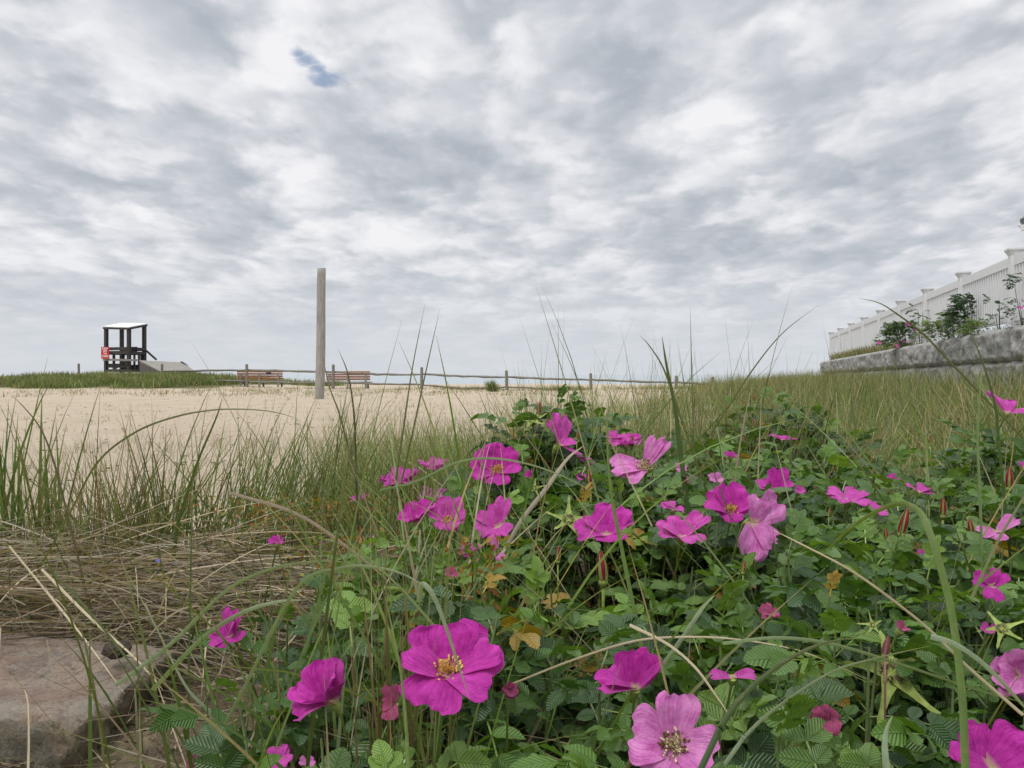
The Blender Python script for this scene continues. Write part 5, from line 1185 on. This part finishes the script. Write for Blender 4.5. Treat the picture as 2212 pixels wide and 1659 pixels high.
for bi, (nm, bx, by, lb) in enumerate(BUSH):
    par = bush_obj[bi]; pl = np.array(par.location)
    m_ = nb == bi; x, y, tz, gz_ = CX[m_], CY[m_], top[m_], gz2[m_]; yg = young[m_]; n = len(x)
    if n == 0: continue
    lod = (11, 5) if by < 1.0 else ((8, 3) if by < 1.6 else (6, 3))
    off = R.normal(0, .025, (n, 2))
    root = np.stack([x + off[:, 0], y + off[:, 1], gz_ - .02], -1); tip = np.stack([x, y, tz], -1)
    acc = Acc(); NL = 8
    for j in range(NL):
        f = j / NL; h = tz - .0 - j * R.uniform(.016, .024, n); ok = h > gz_ + .03
        kk = (h - gz_) / np.maximum(tz - gz_, .05)
        P = root + (tip - root) * kk[:, None]; P[:, 2] = h
        az = j * 2.4 + R.uniform(0, 6.28, n) * .15 + x * 50
        el = np.radians(np.interp(j, [0, 1, 3, 7], [62, 42, 22, 2]) + R.normal(0, 11, n))
        F = np.stack([np.cos(az) * np.cos(el), np.sin(az) * np.cos(el), np.sin(el)], -1)
        Nn = norm(np.stack([-np.cos(az) * np.sin(el) * .8, -np.sin(az) * np.sin(el) * .8 - .18, np.cos(el) + .25], -1) + R.normal(0, .16, (n, 3)))
        L = R.uniform(.058, .124, n) * np.interp(j, [0, 1, 2], [.55, .8, 1.0]) * (.92 if by < 2.5 else 1.1)
        col = pick(LEAFC, n, .2)
        yc = pick(YOUNG, n, .2); fy = np.where(yg, np.interp(j, [0, 2, 5], [.9, .75, .15]), np.interp(j, [0, 1, 2], [.5, .15, .0]))[:, None]
        col = col * (1 - fy) + yc * fy
        yl = (R.random(n) < (.012 if j < 3 else .035)); col[yl] = np.array([.42, .27, .03]) * R.uniform(.5, 1.1, (yl.sum(), 1))
        mid = P + F * L[:, None] * .65
        ok &= ~culled(mid) & ~culled(P + F * L[:, None] * .3, .8) & ~culled(P + F * L[:, None], .8) & (mid[:, 1] > .5)
        if ok.sum() == 0: continue
        acc.add(*compound(P[ok] - pl, F[ok], Nn[ok], L[ok], col[ok], lod[0], lod[1]))
    link('foliage', acc.mesh('foliage', [M['rose_leaf']], True), par)
    A1 = root; B1 = (root + tip) / 2 + R.normal(0, .006, (n, 3)); C1 = tip
    V1, Q1 = tubes_np(A1 - pl, B1 - pl, .0030, .0024, 5); V2, Q2 = tubes_np(B1 - pl, C1 - pl, .0024, .0012, 5)
    nT = n * 6; f = R.random(nT); ai = np.repeat(np.arange(n), 6); Pp = B1[ai] + (C1 - B1)[ai] * f[:, None]; dd = norm(R.normal(0, 1, (nT, 3)))
    V3, Q3 = tubes_np(Pp - pl, Pp + dd * .006 - pl, .0005, .0001, 3)
    mi = np.concatenate([np.zeros(len(Q1)), np.ones(len(Q2) + len(Q3))])
    link('stems', mesh_np('stems', np.concatenate([V1, V2, V3]), np.concatenate([Q1, Q2 + len(V1), Q3 + len(V1) + len(V2)]), None, None, True, [M['bark'], M['green_stem']], mi), par)

# ------------------------------------------------------------------ shrubs on the raised bed
def bed_shrub(u, Y, w_, h, n, label, pal, flowers=(), sparse=False, leaf=.10):
    if not sparse: w_ *= 1.35; n = int(n * 1.9); h *= 1.08
    Y = 4.18 / ((u - 1106) / FPX - .2433)
    x, _, _ = Wp(u, 0, Y); z0 = CZ + wall_top(Y) - .02
    o_ = thing('rose_shrub', label, 'shrub', (x, Y, z0), 'shrubs growing between wall and white fence')
    acc = Acc(); q = R
    if sparse:
        hs_ = q.uniform(.25, 1, n); a = q.uniform(0, 6.28, n); P = np.stack([np.cos(a) * w_ * .35 * hs_ + q.normal(0, .03, n), np.sin(a) * .05, h * hs_], -1)
    else:
        a = q.uniform(0, 6.28, n); rr2 = np.sqrt(q.random(n)); hh = q.random(n) ** .6
        P = np.stack([np.cos(a) * rr2 * w_ / 2 * (1 - .55 * hh ** 2), np.sin(a) * rr2 * .26, h * hh], -1)
        lump = fbm(P[:, 0] * 5 + u, P[:, 2] * 5, int(u) % 50, 3); kp = lump > -.22; P = P[kp]; a = a[kp]
    fdist = ((P[:, 0] + x - F0[0]) * fd[1] - (P[:, 1] + Y - F0[1]) * fd[0])
    kp = fdist < -.09; P = P[kp]; a = a[kp]
    m_ = len(P); el = q.uniform(-.2, .9, m_); F = np.stack([np.cos(a) * np.cos(el), np.sin(a) * np.cos(el), np.sin(el)], -1)
    acc.add(*compound(P, F, norm(np.stack([q.normal(0, .4, m_), q.normal(-.3, .4, m_), np.ones(m_)], -1)), q.uniform(.6, 1.1, m_) * leaf, pick(pal, m_, .25), 5, 3))
    link('foliage', acc.mesh('foliage', [M['rose_leaf']], True), o_)
    ns_ = max(4, m_ // 30) if not sparse else 5; kx = q.integers(0, m_, ns_)
    V1, Q1 = tubes_np(np.stack([P[kx, 0] * .3, P[kx, 1] * .3, np.full(ns_, -.03)], -1), P[kx], .006, .003, 5)
    link('stems', mesh_np('stems', V1, Q1, None, None, True, [M['bark']]), o_)
    for (fu, fv, sz) in flowers:
        FP = Wp(fu, fv, Y - .30); Rp = sz * Y / FPX / 2; Fm = frame_of((.1, .8, .5)); fo = None
        VV = []; QQ = []; UU = []; o2 = 0
        for k2 in range(5):
            V_, Q_, U_ = petal_mesh(k2 * 72 + 20, Rp, Rp * 1.05, 55, 75, .06, int(fu) + k2, 6, 5); VV.append(V_ @ Fm.T); QQ.append(Q_ + o2); UU.append(U_); o2 += len(V_)
        link('flower', mesh_np('flower', np.concatenate(VV), np.concatenate(QQ), np.concatenate(UU), None, True, [M['petal_mid']]), o_, tuple(FP - np.array([x, Y, z0])))
GRN = np.array([[.06, .12, .03], [.08, .15, .04], [.05, .10, .035]]); LGT = np.array([[.13, .20, .04], [.16, .22, .05], [.10, .16, .04]])
bed_shrub(1958, 18.2, .95, .50, 420, 'flowering rose shrub left-most on the block wall', GRN, [(1960, 702, 11), (1977, 716, 14), (1898, 742, 10), (1937, 748, 9), (1950, 738, 8)], leaf=.13)
bed_shrub(1990, 17.6, .45, .82, 34, 'thin leggy rose shrub with two leafy heads left of the dark shrub', GRN, [], True, .14)
bed_shrub(2060, 14.8, .95, .42, 520, 'bright green low spreading shrub in front of the dark shrub', LGT, leaf=.10)
bed_shrub(2094, 13.9, .55, .62, 420, 'tall dark green rounded shrub against the white fence', np.array([[.03, .075, .025], [.04, .09, .03]]), leaf=.11)
bed_shrub(2128, 13.2, .55, .20, 180, 'low yellow-green tuft of leaves right of the dark shrub', LGT, leaf=.09)
bed_shrub(2160, 12.4, .36, .52, 22, 'sparse leggy sprig with drooping leaflets before the white pickets', np.array([[.05, .10, .035]]), [], True, .12)
bed_shrub(2216, 11.0, .30, .66, 150, 'dark leafy rose shrub cut by the right edge', np.array([[.03, .075, .025]]), [(2203, 666, 12)], leaf=.11)

# ------------------------------------------------------------------ yellow spurge-like ground cover
acc = Acc()
for (u, v, Y, rx, ry, n) in [(700, 1100, 1.95, .26, .12, 900), (640, 1105, 2.0, .15, .1, 300), (760, 1185, 1.45, .10, .06, 260), (1040, 1205, 1.12, .05, .04, 160)]:
    x = (u - 1106) / FPX * Y; X = x + R.normal(0, rx * .5, n); Yy = Y + R.normal(0, ry * .5, n)
    zt = CZ - (v - 809) / FPX * Y + .02 - R.random(n) ** 1.5 * .10
    a = R.uniform(0, 6.28, n); F = np.stack([np.cos(a), np.sin(a), R.uniform(.2, 1.2, n)], -1)
    cc = pick(np.array([[.38, .22, .03], [.30, .30, .05], [.18, .26, .05], [.42, .16, .05], [.14, .22, .05]]), n, .25)
    D = norm(F); Nn = norm(np.cross(D, R.normal(0, 1, (n, 3))))
    acc.add(*leaflets(np.stack([X, Yy, zt], -1), D, Nn, np.full(n, .014), np.full(n, .006), cc, 4, 3, np.full(n, .2), np.full(n, .2), False))
tag(link('ground_cover', acc.mesh('ground_cover', [M['rose_leaf']], True)), 'low orange and yellow-green ground cover between grass and roses', 'ground cover', kind='stuff')

# tiny violet flower
P = Wp(345, 1211, 1.75); q = R
vf = thing('violet_flower', 'tiny violet flower among the dry straw', 'flower', (P[0], P[1], P[2] - .06))
mb = MB(); mb.tube([Vector((P[0], P[1], P[2] - .07)), Vector((P[0] + .004, P[1], P[2] - .03)), Vector(P)], .0008, 5); mb.build('stem', M['green_stem'], vf)
VV = []; QQ = []; UU = []; o2 = 0; Fm = frame_of((0, .8, .5))
for k2 in range(5):
    V_, Q_, U_ = petal_mesh(k2 * 72, .009, .010, 40, 70, .05, k2, 6, 5); VV.append(V_ @ Fm.T + P - np.array(vf.location)); QQ.append(Q_ + o2); UU.append(U_); o2 += len(V_)
M['violet'] = simple('violet_petal', (.22, .16, .60), .6, .2, 60, .2)
link('bloom', mesh_np('bloom', np.concatenate(VV), np.concatenate(QQ), np.concatenate(UU), None, True, [M['violet']]), vf)

# ------------------------------------------------------------------ single blades one can point to
def hero(label, pts, Y0, Y1, wpx, col, root=None, tip=.06, dry=False, basew=.8, name='beach_grass'):
    P = [Wp(u, v, Y0 + (Y1 - Y0) * i / (len(pts) - 1)) for i, (u, v) in enumerate(pts)]
    if root is not None:
        b = P[0].copy(); d = P[0] - P[1]; d = d / np.linalg.norm(d); d[2] = min(d[2], -.35); g0 = float(G(b[0], b[1])) - .02; k0 = max(.02, (b[2] - g0) / -d[2]); b = b + d * k0; P = [b, P[0] + d * k0 * .5] + P
    P = np.array(P); n = len(P); E = np.concatenate([2 * P[:1] - P[1:2], P, 2 * P[-1:] - P[-2:-1]])
    C = []
    for i in range(n - 1):
        p0, p1, p2, p3 = E[i:i + 4]
        for f in np.linspace(0, 1, 9)[:-1]: C.append(.5 * ((2 * p1) + (-p0 + p2) * f + (2 * p0 - 5 * p1 + 4 * p2 - p3) * f * f + (-p0 + 3 * p1 - 3 * p2 + p3) * f ** 3))
    C.append(P[-1]); C = np.array(C); m_ = len(C); s = np.linspace(0, 1, m_)
    T = norm(np.gradient(C, axis=0)); view = norm(C - np.array([0, 0, CZ])); side = norm(np.cross(T, view))
    nor = norm(np.cross(side, T)); tw = (.55 * np.sin(s * 3 + wpx))[:, None]; side = side * np.cos(tw) + nor * np.sin(tw); nor = norm(np.cross(side, T))
    wd_ = wpx * (Y0 + Y1) / 2 / FPX
    hw = (wd_ / 2 * np.interp(s, [0, .12, .55, .85, 1], [basew, 1, .85, .45, tip]))[:, None]
    V = np.stack([C - side * hw, C - nor * hw * .55, C + side * hw], 1).reshape(-1, 3)
    ul = np.concatenate([[0], np.cumsum(np.linalg.norm(np.diff(C, axis=0), axis=1))]) / max(wd_, .002)
    UVh = np.stack([np.tile([0, .5, 1.0], m_), np.repeat(ul, 3) + wpx], -1)
    g = np.arange(m_ * 3).reshape(m_, 3); Q = np.stack([g[:-1, :-1], g[:-1, 1:], g[1:, 1:], g[1:, :-1]], -1).reshape(-1, 4)
    c0 = np.array(col); cc = np.repeat(c0[None] * (1 - .15 * s[:, None]) + np.array([.12, .08, .03]) * s[:, None] ** 3, 3, 0)
    o_ = C[0].copy()
    tag(link(name, mesh_np(name, V - o_, Q, UVh, cc, True, [M['straw' if dry else 'grass_near']]), None, tuple(o_)), label, 'grass blade', 'single blades standing out among the roses', 'thing')
g1, g2, g3, pale, st1, st2, ol = (.11, .18, .05), (.08, .14, .05), (.16, .25, .06), (.30, .38, .24), (.52, .44, .30), (.38, .33, .26), (.15, .17, .08)
HB = [
 ('tall dark blade, left of a close pair reaching above the horizon', [(868, 950), (890, 800), (918, 657)], 1.6, 1.6, 5, ol, 1),
 ('slim dark blade, right of a close pair reaching above the horizon', [(903, 880), (925, 780), (950, 668)], 1.6, 1.6, 4, ol, 1),
 ('broad green blade arching in the lower right corner', [(2087, 1690), (2078, 1500), (2055, 1320), (2015, 1170), (1985, 1105), (1940, 1088), (1880, 1112), (1820, 1155), (1768, 1208)], .62, .80, 17, g3, 1),
 ('long straw stalk slanting down to the lower right', [(2210, 1545), (2090, 1440), (1990, 1345), (1850, 1240), (1740, 1180), (1660, 1140)], .66, .80, 7, st1, None),
 ('upper pale arching blade left of centre', [(520, 1500), (640, 1250 + 22), (735, 1228), (800, 1224), (870, 1240), (930, 1275)], .85, .80, 10, pale, 1),
 ('uppermost pale-green blade bowing left over the soil', [(250, 1480), (370, 1390), (490, 1275), (590, 1228), (680, 1213), (760, 1215)], .95, .90, 9, pale, None),
 ('lower pale-green blade bowing left over the soil', [(330, 1490), (430, 1385), (520, 1325), (600, 1300), (660, 1296)], .95, .90, 11, pale, None),
 ('thick green blade standing against the sky right of centre', [(1468, 960), (1458, 880), (1440, 790), (1430, 726)], 1.5, 1.5, 12, g2, 1),
 ('thin upright blade beside the thick one against the sky', [(1498, 930), (1494, 800), (1491, 665)], 1.9, 1.9, 4, ol, 1),
 ('curved blade leaning right against the sky', [(1560, 900), (1625, 800), (1690, 720), (1768, 659)], 1.9, 1.9, 4, ol, 1),
 ('drooping blade leaning left against the sky', [(1470, 900), (1435, 800), (1405, 750), (1381, 723)], 1.7, 1.7, 5, ol, 1),
 ('bent stalk arching across the white fence', [(2060, 790), (1995, 722), (1940, 680), (1900, 655), (1852, 643)], 1.6, 1.6, 5, ol, 1),
 ('flat pale blade crossing in front of the largest rose', [(905, 1300), (912, 1262), (935, 1285), (960, 1345), (985, 1420), (1015, 1512)], .68, .66, 12, pale, None),
 ('wide bleached dead blade slanting below the crest', [(1085, 1196), (1130, 1120), (1180, 1055), (1225, 992), (1262, 962)], 1.25, 1.35, 11, st2, None),
 ('thick upright green blade in front of the middle roses', [(1342, 1180), (1326, 1100), (1315, 1010), (1312, 930), (1316, 850)], 1.05, 1.1, 9, g3, 1),
 ('long green blade rising right from the bottom edge', [(1500, 1690), (1560, 1565), (1640, 1470), (1750, 1400), (1850, 1375)], .58, .66, 16, g2, 1),
 ('blue-green blade rising right beside the longer one', [(1530, 1700), (1610, 1590), (1690, 1520), (1800, 1450), (1900, 1420), (2010, 1395)], .60, .72, 9, pale, 1),
 ('pale blade arching over the lower right bush', [(1560, 1390), (1680, 1378), (1800, 1392), (1960, 1440), (2110, 1490), (2260, 1530)], .70, .75, 8, (.22, .30, .14), None),
 ('bleached stem bowed over the pink rose', [(1100, 1480), (1240, 1425), (1370, 1385), (1480, 1376), (1600, 1382), (1740, 1410), (1900, 1480)], .80, .80, 5, st1, None),
 ('bleached stem falling towards the pale rose', [(1360, 1350), (1440, 1390), (1500, 1440), (1545, 1500), (1585, 1560)], .74, .70, 7, st1, None),
 ('wide flat blade behind the upright petal', [(1430, 1440), (1480, 1370), (1520, 1310), (1545, 1285)], .92, .95, 11, pale, None),
 ('green blade bowing right across the middle', [(820, 1060), (900, 1040), (985, 1000), (1060, 990), (1150, 1005), (1240, 1040), (1330, 1095)], 1.15, 1.1, 6, (.2, .28, .12), None),
 ('straight thick blade left of the largest rose', [(883, 1690), (878, 1580), (868, 1470), (850, 1370), (832, 1290)], .60, .68, 9, g3, 1),
 ('long thin arching stalk over the sand with a flat green tip', [(150, 1110), (210, 1000), (290, 935), (380, 900), (470, 885), (560, 886), (620, 897), (660, 915)], 1.6, 1.3, 5, (.17, .19, .09), 1),
 ('dark blade crossing the sand right of the tall pole', [(770, 1040), (765, 900), (752, 810), (731, 755)], 1.7, 1.7, 6, (.09, .08, .05), 1),
 ('slender blade across the foot of the tall pole', [(760, 1000), (735, 900), (710, 830), (693, 745)], 1.7, 1.7, 5, ol, 1),
 ('brown stem curving over the sand at the left', [(150, 1130), (120, 1010), (90, 930), (52, 880), (20, 850)], 1.5, 1.5, 5, (.15, .12, .07), 1),
 ('grey-brown flat blade lying across the left grass', [(420, 1050), (330, 1000), (500, 1065), (640, 1110), (760, 1190), (880, 1290)][2:] , 1.2, 1.0, 8, (.30, .23, .16), None),
 ('tall blue-green blade standing over the straw', [(370, 1250), (385, 1130), (410, 1050), (430, 990), (468, 900), (480, 860)], 1.7, 1.6, 9, g2, 1),
 ('pale blade tip in the lower right among dark leaves', [(1925, 1720), (1912, 1630), (1915, 1580), (1928, 1545)], .60, .64, 15, pale, None),
 ('straight stem crossing behind the right edge', [(2100, 1290), (2150, 1180), (2190, 1110), (2240, 1030)], .85, .85, 7, (.24, .26, .13), None),
 ('wide flat blade sweeping down to the right edge', [(2010, 1375), (2060, 1390), (2120, 1430), (2180, 1490), (2240, 1560)], .62, .60, 13, pale, None),
 ('thick vertical green stem before the right bush', [(2120, 1160), (2116, 1050), (2112, 950), (2118, 830), (2124, 790)], 1.1, 1.15, 7, (.18, .27, .11), 1),
 ('green stalk tilting left above the right bush', [(2160, 980), (2150, 880), (2125, 790), (2090, 700)], 1.3, 1.3, 7, g2, 1),
 ('bleached stem at the bottom left over the boulder', [(60, 1690), (62, 1600), (60, 1520), (50, 1480)], .75, .8, 6, st1, 1),
 ('diagonal straw stalk resting on the boulder', [(20, 1180), (110, 1290), (190, 1390), (270, 1500)], 1.4, 1.12, 5, st1, None),
 ('second straw stalk resting beside it on the boulder', [(90, 1230), (190, 1330), (290, 1420), (352, 1490)], 1.35, 1.12, 6, st1, None),
 ('green blade leaning over the boulder edge', [(540, 1700), (470, 1560), (400, 1480), (330, 1340), (262, 1215)], .85, 1.1, 8, (.17, .24, .12), 1),
]
for (lb, pts, Y0, Y1, wpx, col, rt) in HB: hero(lb, pts, Y0, Y1, wpx, col, rt, dry=col in (st1, st2), basew=1.0 if rt is None else .8)
# looser blades coming up through the roses, and dead stalks leaning among them
acc = Acc()
def through(n):
    X = R.uniform(-.35, 1.4, n); Y = R.uniform(.62, 2.2, n); k = in_bush(X, Y) & (X / Y < .66); return X[k], Y[k]
acc.add(*field(330, through, [(GREEN * 1.35, .5), (OLIVE, .25), (STRAW, .25)], (.34, .66), (.002, .0055), (.1, .7), (.3, 1.5), 9))
def through_l(n):
    X = R.uniform(-.38, .02, n); Y = R.uniform(.75, 1.6, n); k = in_bush(X, Y); return X[k], Y[k]
acc.add(*field(250, through_l, [(GREEN * 1.35, .55), (OLIVE, .25), (STRAW, .2)], (.28, .52), (.0018, .0045), (.05, .7), (.2, 1.5), 9))
acc.add(*field(300, lambda n: (R.uniform(-1.25, -.35, n), R.uniform(1.45, 2.1, n)), [(GREEN, .6), (OLIVE, .2), (BROWN, .2)], (.18, .42), (.002, .0042), (.1, .9), (.1, 1.3), 8))
tag(link('wild_grass', acc.mesh('wild_grass', [M['grass']])), 'loose grass growing up through the rose bushes', 'grass', kind='stuff')
